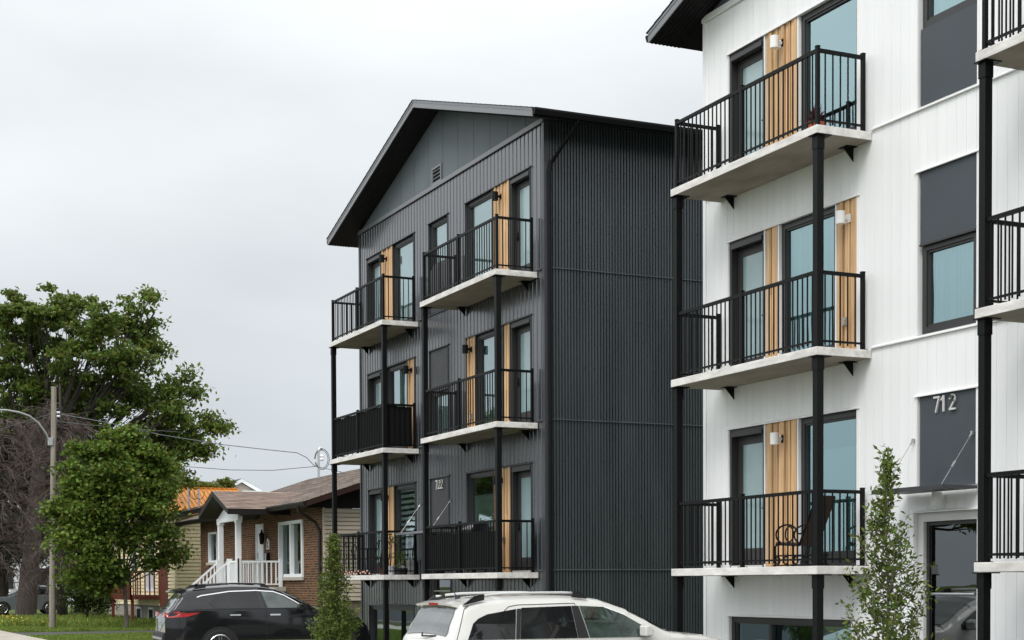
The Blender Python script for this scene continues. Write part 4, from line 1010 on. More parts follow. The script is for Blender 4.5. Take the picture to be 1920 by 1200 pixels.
def sapling(name, label, base, top, wid, nb, leafL, per, mt, seed, wf=0.42, stems=1, dens=1.0, lo=0.12):
    t = empty(name, base, label, 'young tree'); r = random.Random(seed); rn = np.random.default_rng(seed)
    B = Vector(base); T = Vector(top); H = (T - B).length; tk = MB(); path = curve(B - Vector((0, 0, 0.05)), T, (0.02, 0.05, 0), 14)
    path = [p + Vector((r.uniform(-1, 1), r.uniform(-1, 1), 0)) * 0.008 * H for p in path]
    tk.tube(path, [0.028 * (1 - 0.9 * i / 14) + 0.002 for i in range(15)], 8)
    cen = []; dr = []
    for i in range(nb):
        u = lo + (0.97 - lo) * (i + r.random()) / nb; s = path[int(u * 14)] + (path[min(14, int(u * 14) + 1)] - path[int(u * 14)]) * (u * 14 % 1)
        a = i * 2.4 + r.uniform(-.5, .5); w = wid(u) * r.uniform(0.6, 1.12); rise = H * 0.17 * (1 - u * 0.93) * r.uniform(0.6, 1.5)
        e = s + Vector((math.cos(a) * w, math.sin(a) * w, rise)); c = curve(s, e, (math.cos(a) * w * 0.3, math.sin(a) * w * 0.3, -rise * 0.25), 6)
        tk.tube(c, [0.008 * (1 - 0.8 * j / 6) + 0.001 for j in range(7)], 5)
        m_ = int(per * (0.35 + w / wid(0.4)) * dens)
        for j in range(m_):
            v = r.uniform(0.12, 1.03); k = min(5, int(v * 6)); p = c[k] + (c[k + 1] - c[k]) * (v * 6 - k)
            o = Vector((r.gauss(0, 1), r.gauss(0, 1), r.gauss(0, 1))) * leafL * 0.75; cen.append(tuple(p + o)); dr.append(tuple((o.normalized() + (e - s).normalized() * 0.6)))
    for j in range(int(per * 0.8)):
        cen.append(tuple(T + Vector((r.gauss(0, .03), r.gauss(0, .03), r.uniform(-0.35, 0.04))))); dr.append((0, 0, 1))
    tk.build('trunk', M['barkg'], t, smooth=True)
    mesh_quads('foliage', leaf_cloud(np.array(cen), leafL, wf, 0.5, 0.15, np.array(dr)), mt, t)
q = at(1663, 840, 14.0)
sapling('young_tree', 'thin young tree in front of the white building entrance', (q[0] + 0.03, 14.0, -1.9), tuple(q), lambda u: 0.55 * min(1, max(0.06, (1.0 - u) * 1.6)) ** 1.25, 120, 0.070, 40, M['yleaf'], 61)
q = at(624, 1000, 27.0)
sapling('columnar_tree', 'narrow columnar young tree at the black car nose', (q[0] + 0.02, 27.0, -1.75), tuple(q), lambda u: 0.42 * min(1, max(0.08, (1.0 - u) * 1.5)) , 150, 0.062, 56, M['yleaf'], 62)
# flowering shrub by it
fb_ = pxblobs([(648, 1165, 17, 24, 0), (636, 1180, 20, 20, 0)], 27.6)
fs = tree('flowering_shrub', 'low bush with orange-red flowers beside the columnar tree', (at(645, 1190, 27.6)[0], 27.6, -1.75), tuple(at(645, 1190, 27.6)), fb_, 120, 26, 0.10, 0.045, leafmat('bush_leaves', (0.05, 0.085, 0.02)), M['bark'], 0.015, 63, cat='shrub', twigs=False)
fl = MB(); rr_ = random.Random(4)
M['flower'] = mat('orange_red_petals', (0.62, 0.10, 0.03), 0.6, island=0.4, hue=0.04)
for i in range(16):
    b = rr_.choice(fb_); a = rr_.uniform(0, 6.28); e_ = rr_.uniform(-0.6, 1.2); c = Vector(b[:3]) + Vector((math.cos(a) * math.cos(e_) * b[3], math.sin(a) * math.cos(e_) * b[4], math.sin(e_) * b[5])) * 1.02
    fl.lathe(tuple(c), [(0.004, 0), (0.02, 0.008), (0.024, 0.02), (0.012, 0.026)], 6)
fl.build('flowers', M['flower'], fs)

# grass and meadow, nobody could count the blades
def blades(name, n, area, h, mt, seed, wid=0.02):
    r = np.random.default_rng(seed); x = r.uniform(area[0], area[1], n); y = r.uniform(area[2], area[3], n)
    hh = h * r.uniform(0.4, 1.3, n) * (0.7 + 0.6 * (np.sin(x * 2.1) * np.sin(y * 0.9 + x) * 0.5 + 0.5)); a = r.uniform(0, 3.14, n); lx = r.normal(size=n) * hh * 0.4; ly = r.normal(size=n) * hh * 0.4
    g_ = np.array([hgt(a_, b_) for a_, b_ in zip(x, y)]) - 0.01; dx = np.cos(a) * wid; dy = np.sin(a) * wid
    v = np.stack([np.stack([x - dx, y - dy, g_], 1), np.stack([x + dx, y + dy, g_], 1), np.stack([x + dx * .3 + lx, y + dy * .3 + ly, g_ + hh], 1), np.stack([x - dx * .3 + lx, y - dy * .3 + ly, g_ + hh], 1)], 1).reshape(-1, 3)
    return mesh_quads(name, v, mt, None)
M['grass'] = leafmat('grass_blades', (0.17, 0.235, 0.045), hue=0.03, island=0.35)
M['meadow'] = leafmat('meadow_stems', (0.19, 0.25, 0.05), hue=0.045, island=0.4)
tag(blades('lawn_grass', 30000, (7.45, 14.3, 44, 56.2), 0.06, M['grass'], 1, 0.016), 'short green lawn grass in front of the houses', 'grass', kind='stuff')
tag(blades('rough_grass', 26000, (7.45, 14.4, 59.7, 66), 0.09, M['grass'], 2, 0.02), 'rough green grass round the pole and maple', 'grass', kind='stuff')
tag(blades('meadow_weeds', 26000, (6.5, 14.6, 66, 80), 0.27, M['meadow'], 3, 0.022), 'tall unmown weeds behind the utility pole', 'weeds', kind='stuff')
r_ = np.random.default_rng(9); n_ = 220; cx = r_.uniform(6.3, 9.6, n_); cyy = r_.uniform(66, 76, n_); cz = -1.7 + r_.uniform(0.2, 0.42, n_)
yf = mesh_quads('yellow_flowers', leaf_cloud(np.stack([cx, cyy, cz], 1), 0.085, 0.9, 0.5), mat('yellow_petals', (0.62, 0.40, 0.03), 0.7, island=0.3), None)
tag(yf, 'scatter of small yellow wildflowers in the weeds', 'flowers', kind='stuff')
tag(blades('verge_grass', 9000, (13.6, 14.0, 26, 60), 0.08, M['grass'], 5, 0.012), 'strip of grass along the charcoal building', 'grass', kind='stuff')

# trees across the street, seen in panes; those behind viewer added to darken reflections
def copy_tree(o, parent=None):
    c = o.copy(); C.objects.link(c); c.parent = parent
    for ch in list(o.children): copy_tree(ch, c)
    return c
for k, (x, y, rz, s, lab) in enumerate([(-19, 47, 1.0, 0.55, 'nearer broadleaf tree across the street'), (-24, 66, 3.2, 0.62, 'farther broadleaf tree across the street'), (-17, 33, 4.4, 0.5, 'smallest broadleaf tree across the street'), (-22, 18, 2.2, 0.6, 'broadleaf tree opposite the white building'), (-20, 2, 5.1, 0.8, 'broadleaf tree across the street beside the viewer'), (-6, -32, 0.4, 0.85, 'unseen broadleaf tree added behind the viewer on the far kerb'), (12, -30, 2.8, 0.8, 'unseen broadleaf tree added behind the viewer on the near side'), (30, -26, 4.0, 0.8, 'unseen broadleaf tree added behind the viewer towards the back yards'), (-26, 88, 5.5, 0.9, 'farthest broadleaf tree across the street'), (-20, 101, 1.5, 0.8, 'broadleaf tree far down the opposite kerb'), (-25, 120, 0.3, 0.9, 'broadleaf tree at the end of the opposite kerb')]):
    c = copy_tree(oak); c.location = (x, y, -1.75); c.rotation_euler = (0, 0, rz); c.scale = (s, s, s); c['label'] = lab; c['group'] = 'trees across the street'

# ------------------------------------------------------------------ cars
def paint(name, col, coat=1.0, rough=0.35, metal=0.0):
    return mat(name, col, rough, 0.15 if col[0] < 0.1 else 0.4, metal=metal, coat=coat)
M['paintw'] = paint('pearl_white_paint', (0.72, 0.71, 0.68)); M['paintb'] = paint('black_paint', (0.006, 0.006, 0.008), rough=0.3)
M['paintg'] = paint('grey_metallic_paint', (0.20, 0.22, 0.24), metal=0.5)
M['tint'] = mat('tinted_glass', (0.014, 0.015, 0.016), 0.03, 0.5, coat=0.0, noise=0.5, nscale=(1.2, 1, 1.5)); M['tintg'] = mat('clear_car_glass', (0.035, 0.055, 0.048), 0.02, 0.9, coat=0.4, noise=0.75, nscale=(2.6, 1, 3.4))
M['reartint'] = mat('rear_glass', (0.09, 0.10, 0.105), 0.04, 0.9, coat=0.4, noise=0.4, nscale=(1.5, 1.5, 2))
M['redlamp'] = mat('red_lamp_lens', (0.42, 0.012, 0.015), 0.15, 0.6, coat=0.6); M['chrome'] = mat('chrome', (0.75, 0.75, 0.76), 0.15, 0.5, metal=1.0)
M['plastic'] = mat('black_plastic', (0.016, 0.016, 0.017), 0.6, 0.4); M['tyre'] = mat('tyre_rubber', (0.014, 0.014, 0.014), 0.85)
def car(name, label, X0, Yc, G, sg, c):
    root = empty(name, (X0, Yc, G), label, 'car'); L_, Wd = c['L'], c['W']; pr = c['prof']; belt = c['belt']; zb = c.get('sill', 0.30)
    us = np.array([p[0] for p in pr]); zs = np.array([p[1] for p in pr])
    st = np.unique(np.concatenate([np.linspace(0, L_, 70), us])); zt_ = np.interp(st, us, zs)
    for _ in range(2): z2 = zt_.copy(); z2[1:-1] = 0.25 * zt_[:-2] + 0.5 * zt_[1:-1] + 0.25 * zt_[2:]; zt_ = z2
    def ztop(u): return float(np.interp(u, st, zt_))
    def hw(u):
        a = max(0, (0.45 - u) / 0.45); b = max(0, (u - (L_ - 0.9)) / 0.9); return Wd / 2 * (1 - 0.10 * a * a - 0.17 * b * b)
    def bz(u): return min(belt(u), ztop(u) - 0.07)
    def side(u, h):
        w_ = hw(u); b = bz(u)
        if h <= b: return w_ * (0.975 - 0.04 * abs(h - 0.65) ** 1.5) + 0.025 * w_
        return w_ * (0.975 - 0.04 * abs(b - 0.65) ** 1.5) + 0.025 * w_ - 0.33 * (h - b) - 0.06 * (h - b) ** 2
    Wp = lambda u, v, h: (X0 + sg * u, Yc + v, G + h)
    ring = []
    for u, zt in zip(st, zt_):
        b = bz(u); hs = [zb, zb + 0.1, 0.5, 0.66, (0.66 + b) / 2 if b > 0.7 else b - 0.01, b - 0.05, b]; zr = max(b + 0.012, zt - 0.09); hs += [b + (zr - b) * t for t in (0.25, 0.5, 0.75, 1)]
        hs = sorted(hs); P_ = [(side(u, h), h) for h in hs]; w1 = P_[-1][0]
        P_ += [(w1 - 0.035, zr + (zt - zr) * 0.55), (w1 - 0.10, zt - 0.012), (w1 * 0.72, zt + 0.012), (w1 * 0.4, zt + 0.024), (0, zt + 0.028)]
        ring.append([Wp(u, -v, h) for v, h in P_] + [Wp(u, v, h) for v, h in P_[::-1][1:]])
    b = MB(); k = len(ring[0])
    for r in ring: b.v += r
    for i in range(len(ring) - 1):
        for j in range(k - 1): a = i * k + j; b.f.append((a, a + k, a + k + 1, a + 1))
    b.f.append(tuple(range(k))); b.f.append(tuple((len(ring) - 1) * k + j for j in range(k - 1, -1, -1)))
    body = b.build('body', c['paint'], root, smooth=True)
    body.data.set_sharp_from_angle(angle=R(32))
    def panel(nm, poly, mt, off, sides=(-1, 1), par=root):
        for s in sides:
            m_ = MB(); cu = sum(p[0] for p in poly) / len(poly); ch_ = sum(p[1] for p in poly) / len(poly); n = len(poly)
            for i in range(n):     # subdivided fan that follows the body side
                p, q = poly[i], poly[(i + 1) % n]; N = 4
                for a in range(N):
                    t0, t1 = a / N, (a + 1) / N
                    e0 = (p[0] + (q[0] - p[0]) * t0, p[1] + (q[1] - p[1]) * t0); e1 = (p[0] + (q[0] - p[0]) * t1, p[1] + (q[1] - p[1]) * t1)
                    g = [(cu, ch_), e0, e1]; m_.quad(*[Wp(u, s * (side(u, h) + off), h) for u, h in g])
            m_.build(nm, mt, par, smooth=False)
    def grow(poly, d):
        cu = sum(p[0] for p in poly) / len(poly); ch_ = sum(p[1] for p in poly) / len(poly); out_ = []
        for u, h in poly:
            l = math.hypot(u - cu, h - ch_); out_.append((u + (u - cu) / l * d * 1.3, h + (h - ch_) / l * d))
        return out_
    if c.get('glasshouse'): panel('window_surround', c['glasshouse'], M['plastic'], 0.004)
    for nm, poly, mt in c['windows']: panel(nm, poly, mt, 0.009)
    def strip(nm, u0, u1, vf0, vf1, mt, off=0.012):
        """panel lying on the centre-line profile (rear glass, windscreen)"""
        m_ = MB(); N = 8; prev = None
        for i in range(N + 1):
            u = u0 + (u1 - u0) * i / N; z = ztop(u); f = vf0 + (vf1 - vf0) * i / N; w1 = (side(u, max(bz(u), z - 0.09)) - 0.09) * f
            row = [Wp(u - (off if u1 < L_ / 2 else -off), v * w1, z + 0.026 - 0.03 * v * v + off * 0.7) for v in (-1, -0.6, -0.2, 0.2, 0.6, 1)]
            if prev:
                for a in range(5): m_.quad(prev[a], prev[a + 1], row[a + 1], row[a])
            prev = row
        return m_.build(nm, mt, root, smooth=True)
    for a in c['strips']: strip(*a)
    for nm, path, th, mt, off in c.get('lines', []):      # thin strips along a path on the body side
        for s in (-1, 1):
            m_ = MB()
            for (u0, h0), (u1, h1) in zip(path[:-1], path[1:]):
                N = 4
                for i in range(N):
                    a, b2 = [(u0 + (u1 - u0) * t, h0 + (h1 - h0) * t) for t in (i / N, (i + 1) / N)]
                    l = math.hypot(u1 - u0, h1 - h0); nu, nh = -(h1 - h0) / l * th / 2, (u1 - u0) / l * th / 2
                    m_.quad(*[Wp(u, s * (side(u, h) + off), h) for u, h in ((a[0] - nu, a[1] - nh), (b2[0] - nu, b2[1] - nh), (b2[0] + nu, b2[1] + nh), (a[0] + nu, a[1] + nh))])
            m_.build(nm, mt, root)
    for nm, poly, mt, off in c.get('side_bits', []): panel(nm, poly, mt, off)
    for s in (-1, 1):
        for u in c['wheels']:
            wr = c['wr']; w_ = side(u, 0.4) + 0.012
            ar = MB(); n = 20; o = [Wp(u + math.cos(a) * (wr + 0.075), s * w_, wr + math.sin(a) * (wr + 0.075)) for a in [math.pi * i / n * 1.16 - 0.25 for i in range(n + 1)]]
            i_ = [Wp(u + math.cos(a) * (wr + 0.0), s * w_, wr + math.sin(a) * (wr + 0.0)) for a in [math.pi * i / n * 1.16 - 0.25 for i in range(n + 1)]]
            for j in range(n): ar.quad(o[j], o[j + 1], i_[j + 1], i_[j])
            for j in range(n): ar.quad(i_[j], i_[j + 1], Wp(u, s * w_, wr))
            ar.build('wheel_arch', M['plastic'], root)
            ty = MB(); pts = [Wp(u, s * (w_ - 0.16), wr), Wp(u, s * (w_ + 0.005), wr), Wp(u, s * (w_ + 0.022), wr)]
            ty.tube(pts, [wr, wr, wr - 0.03], 32); to = ty.build('wheel', M['tyre'], root)
            rm_ = MB(); rim = wr * 0.68; w2 = w_ + 0.024
            for kk in range(5):
                for dd in (-0.13, 0.13):
                    a = kk * 2 * math.pi / 5 + 0.3; rm_.bar(Wp(u + 0.05 * math.cos(a + dd * 3), s * w2, wr + 0.05 * math.sin(a + dd * 3)), Wp(u + rim * math.cos(a + dd), s * w2, wr + rim * math.sin(a + dd)), 0.035, 0.02)
            cir = [Wp(u + rim * math.cos(a * math.pi / 16), s * w2, wr + rim * math.sin(a * math.pi / 16)) for a in range(33)]; rm_.tube(cir, 0.016, 6, cap=False)
            rm_.build('rim', M['chrome'], to)
    for s in ((-1, 1)):
        u, h, sz = c['mirror']; y_ = side(u, h); m_ = MB(); m_.prism([Wp(u - 0.02 * sz, s * (y_ + 0.04), h - 0.07), Wp(u + 0.10, s * (y_ + 0.04), h - 0.07), Wp(u + 0.12, s * (y_ + 0.04), h + 0.03), Wp(u + 0.05, s * (y_ + 0.04), h + 0.085), Wp(u - 0.02, s * (y_ + 0.04), h + 0.08)], (0, s * 0.20, 0))
        m_.bar(Wp(u + 0.06, s * (y_ - 0.02), h - 0.05), Wp(u + 0.06, s * (y_ + 0.05), h - 0.05), 0.05, 0.04); m_.build('mirror', c['mirror_mat'], root, bevel=0.02)
        ru0, ru1, ins = c['rail']; yy = lambda u: side(u, ztop(u) - 0.09) - ins; N = 10
        rl = MB(); pts = []
        for i in range(N + 1):
            u = ru0 + (ru1 - ru0) * i / N; lift = 0.055 if 0 < i < N else 0.03; pts.append(Wp(u, s * yy(u), ztop(u) + lift))
        rl.tube(pts[1:-1], 0.019, 8); ro = rl.build('roof_rail', c['rail_mat'], root, smooth=True)
        for e in (0, 1):
            ua, ub = (ru0, ru0 + (ru1 - ru0) * 0.17) if e == 0 else (ru1, ru1 - (ru1 - ru0) * 0.12); f = MB()
            f.prism([Wp(ua, s * (yy(ua) - 0.024), ztop(ua) - 0.01), Wp(ub, s * (yy(ub) - 0.024), ztop(ub) - 0.005), Wp(ub, s * (yy(ub) - 0.024), ztop(ub) + 0.074), Wp(ua + (ub - ua) * 0.55, s * (yy(ua) - 0.024), ztop(ua + (ub - ua) * 0.55) + 0.073)], (0, s * 0.048, 0)); f.build('rail_foot', M['plastic'], ro)
    return root, Wp, side, ztop

k_ = 19.6 / 17.9; GV = -1.88
def vp(u, z): return (u * k_ - 8.0, 1.88 + (z - 1.7) * k_)      # measured at 17.9 m, moved to the van's true distance
Lw = 4.90
vanprof = [(0, 0.97), (0.05, 1.03), (0.16, 1.12), (0.24, 1.30), (0.33, 1.47), (0.40, 1.60), (0.62, 1.655), (1.0, 1.69), (1.5, 1.70), (2.0, 1.70), (2.25, 1.69), (2.60, 1.65), (2.97, 1.52), (3.3, 1.35), (3.62, 1.18), (3.9, 1.15), (4.3, 1.11), (4.65, 1.03), (4.82, 0.92), (4.9, 0.75)]
vbelt = lambda u: 1.10 + 0.012 * u if u < 3.4 else 1.08
van, VW, vside, vzt = car('white_minivan', 'pearl white minivan with roof rails parked at the charcoal building', 8.0, 20.55, GV, 1, dict(
    L=Lw, W=1.86, prof=vanprof, belt=vbelt, paint=M['paintw'], wheels=(0.92, 3.81), wr=0.35, mirror=(3.10, 1.20, 1), mirror_mat=M['paintw'], rail=(0.42, 2.35, 0.04), rail_mat=M['aluw'],
    glasshouse=None,
    windows=[('side_window', [(0.42, 1.12), (0.53, 1.34), (0.62, 1.41), (0.76, 1.465), (1.21, 1.535), (1.13, 1.12)], M['tint']),
             ('door_pillar', [(1.14, 1.12), (1.22, 1.535), (1.29, 1.54), (1.20, 1.12)], M['plastic']),
             ('side_window', [(1.205, 1.12), (1.295, 1.55), (2.07, 1.57), (2.10, 1.12)], M['tint']),
             ('door_pillar', [(2.105, 1.12), (2.075, 1.57), (2.19, 1.57), (2.28, 1.12)], M['plastic']),
             ('front_side_window', [(2.29, 1.12), (2.20, 1.57), (2.58, 1.55), (2.88, 1.44), (3.20, 1.26), (3.27, 1.20), (3.27, 1.12)], M['tintg'])],
    lines=[('door_seam', [(1.02, 1.50), (1.10, 1.565), (1.25, 1.59), (2.10, 1.605), (2.14, 1.60)], 0.010, M['plastic'], 0.003), ('door_seam', [(2.135, 1.61), (2.33, 0.5)], 0.009, M['plastic'], 0.003), ('tailgate_seam', [(0.50, 1.585), (0.43, 1.54), (0.20, 0.95)], 0.010, M['plastic'], 0.003)],
    side_bits=[
               ('tail_lamp', [(0.02, 0.75), (0.03, 1.02), (0.16, 1.02), (0.3, 0.78)], M['redlamp'], 0.006)],
    strips=[('rear_window', 0.17, 0.385, 0.93, 0.88, M['reartint']), ('windscreen', 2.72, 3.60, 0.9, 0.98, M['tintg'])]))
sp_ = MB()
P_ = []
for v in (-0.66, -0.4, 0, 0.4, 0.66):
    z = 1.625 - 0.05 * abs(v) ** 2; P_.append([VW(0.30, v, z - 0.03), VW(0.285, v, z), VW(0.42, v, z + 0.035), VW(0.56, v, z + 0.03), VW(0.44, v, z - 0.06)])
for a, b in zip(P_[:-1], P_[1:]):
    for i in range(5): j = (i + 1) % 5; sp_.quad(a[i], a[j], b[j], b[i])
sp_.quad(*P_[0]); sp_.quad(*P_[-1][::-1]); so2 = sp_.build('spoiler', M['paintw'], van)
MB().prism([VW(0.283, -0.16, 1.592), VW(0.283, 0.16, 1.592), VW(0.278, 0.16, 1.622), VW(0.278, -0.16, 1.622)], (0.01, 0, 0)).build('brake_light', M['redlamp'], so2)
a_ = MB(); a_.tube([VW(0.62, -0.1, 1.68), VW(0.5, -0.1, 1.86)], [0.008, 0.003], 6); a_.lathe(VW(0.62, -0.1, 1.67), [(0.05, 0), (0.035, 0.03), (0.01, 0.045)], 10); a_.build('antenna', M['plastic'], van)
MB().tube([VW(0.14, 0.05, 1.20), VW(0.11, 0.0, 1.16), VW(0.16, -0.42, 1.17)], 0.012, 6).build('rear_wiper', M['plastic'], van)
MB().tube([VW(3.66, -0.62, 1.20), VW(3.48, -0.2, 1.285)], 0.011, 6).build('front_wiper', M['plastic'], van)

def sv(x, z): return (x * 1.027 - 7.42, 1.7 + (z - 1.7) * 1.027)
suvprof = [(0, 1.0), (0.03, 1.06), (0.10, 1.13), (0.24, 1.30), (0.40, 1.52), (0.48, 1.60), (0.9, 1.655), (1.5, 1.69), (2.1, 1.68), (2.5, 1.62), (2.95, 1.42), (3.30, 1.22), (3.6, 1.15), (4.1, 1.08), (4.45, 0.95), (4.62, 0.75), (4.68, 0.55)]
suv, SW, sside, szt = car('black_suv', 'glossy black SUV with red tail lamps parked before the brick bungalow', 7.42, 35.35, -1.7, 1, dict(
    L=4.68, W=1.84, prof=suvprof, belt=lambda u: 1.16 + 0.005 * u if u < 3.2 else 1.08, paint=M['paintb'], wheels=(1.19, 3.89), wr=0.355, mirror=(2.97, 1.20, 1), mirror_mat=M['paintb'], rail=(0.62, 2.35, 0.06), rail_mat=M['paintb'],
    lines=[('chrome_strip', [(0.70, 1.44), (0.80, 1.475), (1.42, 1.565), (2.02, 1.585), (2.42, 1.555), (2.66, 1.47), (3.0, 1.27)], 0.022, M['chrome'], 0.012), ('window_base', [(0.62, 1.17), (3.0, 1.17)], 0.02, M['plastic'], 0.01), ('door_seam', [(2.10, 1.56), (2.24, 1.15), (2.24, 0.5)], 0.01, M['plastic'], 0.004)],
    windows=[('side_window', [(0.96, 1.31), (1.10, 1.46), (1.40, 1.535), (1.33, 1.19), (1.08, 1.20)], M['tint']),
             ('side_window', [(1.42, 1.185), (1.45, 1.545), (2.04, 1.56), (2.12, 1.19)], M['tint']),
             ('front_side_window', [(2.27, 1.19), (2.14, 1.56), (2.42, 1.53), (2.66, 1.44), (2.98, 1.24), (2.98, 1.19)], M['tintg'])],
    side_bits=[('tail_lamp', [(0.0, 1.08), (0.30, 1.13), (0.34, 1.09), (0.78, 1.10), (0.48, 1.01), (0.06, 0.99)], M['redlamp'], 0.008),
               ('door_handle', [(1.42, 1.02), (1.42, 1.055), (1.66, 1.055), (1.66, 1.02)], M['chrome'], 0.012),
               ('door_handle', [(2.32, 1.02), (2.32, 1.055), (2.56, 1.055), (2.56, 1.02)], M['chrome'], 0.012),
               ('sill_strip', [(1.65, 0.44), (1.65, 0.47), (3.4, 0.47), (3.4, 0.44)], M['chrome'], 0.012)],
    strips=[('rear_window', 0.115, 0.42, 0.86, 0.8, M['reartint']), ('windscreen', 2.6, 3.3, 0.9, 0.98, M['tintg'])]))
sp2 = MB(); P_ = []
for v in (-0.64, -0.3, 0, 0.3, 0.64):
    z = 1.60 - 0.06 * v * v; P_.append([SW(0.22, v, z - 0.035), SW(0.21, v, z), SW(0.45, v, z + 0.045), SW(0.62, v, z + 0.02), SW(0.46, v, z - 0.07)])
for a, b in zip(P_[:-1], P_[1:]):
    for i in range(5): j = (i + 1) % 5; sp2.quad(a[i], a[j], b[j], b[i])
sp2.quad(*P_[0]); sp2.quad(*P_[-1][::-1]); sp2.build('spoiler', M['paintb'], suv)
for s in (-1, 1): MB().prism([SW(-0.012, s * 0.86 * 0.92, 1.0), SW(-0.012, s * 0.40, 1.02), SW(-0.012, s * 0.42, 1.06), SW(-0.0, s * 0.86 * 0.92, 1.11)], (0.03, 0, 0)).build('rear_lamp', M['redlamp'], suv)
MB().prism([SW(-0.07, -0.80, 0.42), SW(-0.07, 0.80, 0.42), SW(-0.05, 0.82, 0.66), SW(-0.05, -0.82, 0.66)], (0.12, 0, 0)).build('rear_bumper', M['plastic'], suv, bevel=0.03)
MB().box(SW(-0.085, 0, 0)[0], SW(-0.05, 0, 0)[0], 34.62, 36.08, -1.7 + 0.50, -1.7 + 0.55).build('bumper_trim', M['steel'], suv)
MB().box(SW(-0.012, 0, 0)[0], SW(0.0, 0, 0)[0], 35.1, 35.6, -1.7 + 0.76, -1.7 + 0.90).build('number_plate', M['frost'], suv)
MB().prism([SW(0.74, -0.03, 1.66), SW(0.98, -0.03, 1.67), SW(0.80, -0.03, 1.745)], (0, 0.06, 0)).build('fin_antenna', M['paintb'], suv)
suv.rotation_euler = (0, 0, R(-5)); suv.location.x += 0.24; suv.location.y += 0.1
car('grey_suv', 'grey SUV parked behind tree trunks at far left', 15.5, 98.5, -1.7, -1, dict(
    L=4.7, W=1.86, prof=[(0, 0.6), (0.05, 1.1), (0.35, 1.5), (0.5, 1.65), (1.5, 1.72), (2.4, 1.66), (3.05, 1.38), (3.45, 1.16), (4.1, 1.08), (4.5, 0.95), (4.7, 0.6)], belt=lambda u: 1.14 if u < 3.3 else 1.06, paint=M['paintg'], wheels=(1.05, 3.75), wr=0.37, mirror=(2.95, 1.2, 1), mirror_mat=M['paintg'], rail=(0.6, 2.3, 0.05), rail_mat=M['aluw'],
    windows=[('side_window', [(0.6, 1.18), (0.75, 1.45), (1.2, 1.52), (1.2, 1.18)], M['tint']), ('side_window', [(1.26, 1.18), (1.26, 1.53), (2.0, 1.55), (2.05, 1.18)], M['tint']), ('front_side_window', [(2.12, 1.18), (2.07, 1.55), (2.4, 1.52), (2.95, 1.25), (2.95, 1.18)], M['tintg'])],
    strips=[('rear_window', 0.08, 0.42, 0.85, 0.8, M['tint']), ('windscreen', 2.55, 3.4, 0.9, 0.96, M['tintg'])]))

# ------------------------------------------------------------------ things on the balconies
Z1, Z2, Z3 = [s + 0.003 for s in SLABS]
M['terra'] = mat('terracotta', (0.55, 0.13, 0.05), 0.8, noise=0.1); M['redleaf'] = leafmat('maroon_leaves', (0.10, 0.012, 0.020), hue=0.01)
M['paleleaf'] = leafmat('agave_leaves', (0.75, 0.82, 0.70), hue=0.01); M['soil'] = mat('soil', (0.03, 0.02, 0.015), 1.0); M['greypot'] = mat('grey_pot', (0.35, 0.35, 0.34), 0.7, noise=0.1)
def potted(name, label, x, y, z, r, h, potm, leafm, kind, cat='potted plant', hh=0.4, n=40, seed=1):
    t = empty(name, (x, y, z), label, cat); MB().lathe((x, y, z), [(r * 0.7, 0), (r * 0.95, h * 0.85), (r * 1.08, h * 0.86), (r * 1.08, h), (r * 0.95, h), (r * 0.9, h * 0.9)], 18).build('pot', potm, t, smooth=False)
    MB().lathe((x, y, z + h * 0.9), [(r * 0.9, 0), (r * 0.88, 0.005)], 14).build('soil', M['soil'], t)
    r_2 = random.Random(seed); b = MB()
    if kind == 'blade':
        for i in range(n):
            a = r_2.uniform(0, 6.28); el = r_2.uniform(0.25, 1.4); l = hh * r_2.uniform(0.6, 1.1); d = Vector((math.cos(a) * math.cos(el), math.sin(a) * math.cos(el), math.sin(el))); s = Vector((-math.sin(a), math.cos(a), 0)) * hh * (0.05 if hh > 0.4 else 0.045)
            p0 = Vector((x, y, z + h * 0.9)); p1 = p0 + d * l * 0.5; p2 = p0 + d * l + Vector((0, 0, -0.18 * l * (1.3 - el)))
            b.quad(p0 - s * .6, p0 + s * .6, p1 + s, p1 - s); b.quad(p1 - s, p1 + s, p2)
        b.build('leaves', leafm, t)
    else:
        b.tube(curve((x, y, z + h * 0.8), (x + 0.02, y, z + h + hh * 0.8), (0.03, 0, 0), 5), 0.008, 6)
        cen = []
        for i in range(n // 4):
            u = r_2.uniform(0.25, 1); a = r_2.uniform(0, 6.28); e_ = Vector((x + math.cos(a) * hh * 0.3 * (1.2 - u * .4), y + math.sin(a) * hh * 0.3 * (1.2 - u * .4), z + h + hh * u)); b.tube([(x, y, z + h + hh * u * 0.7), e_], 0.003, 4)
            for j in range(9): cen.append(tuple(e_ + Vector((r_2.gauss(0, .05), r_2.gauss(0, .05), r_2.gauss(0, .05)))))
        b.build('stem', M['bark'], t); mesh_quads('leaves', leaf_cloud(np.array(cen), 0.07, 0.5, 0.5), leafm, t)
    return t
potted('maroon_potted_plant', 'maroon spiky plant in terracotta pot on top white balcony', 13.36, 18.55, Z3, 0.13, 0.17, M['terra'], M['redleaf'], 'blade', hh=0.30, n=46)
potted('agave_plant', 'pale agave in a pot behind the top white window', 14.42, 18.86, 6.36, 0.13, 0.40, M['terra'], M['paleleaf'], 'blade', hh=0.62, n=16, seed=3)
potted('tall_potted_plant', 'tall leafy plant in white pot on lowest charcoal balcony', 13.42, 36.05, Z1, 0.13, 0.22, M['whitev'], M['mapleleaf'], 'stem', hh=0.8, n=60, seed=5)
potted('bushy_potted_plant', 'low bushy plant in black pot beside the tall plant', 13.62, 35.85, Z1, 0.17, 0.16, M['plastic'], M['oak'], 'stem', hh=0.35, n=70, seed=6)
potted('small_red_potted_plant', 'small dark plant in maroon pot left of the white pot', 13.32, 36.35, Z1, 0.10, 0.16, M['redwood'], M['darkleaf'], 'stem', hh=0.3, n=30, seed=7)
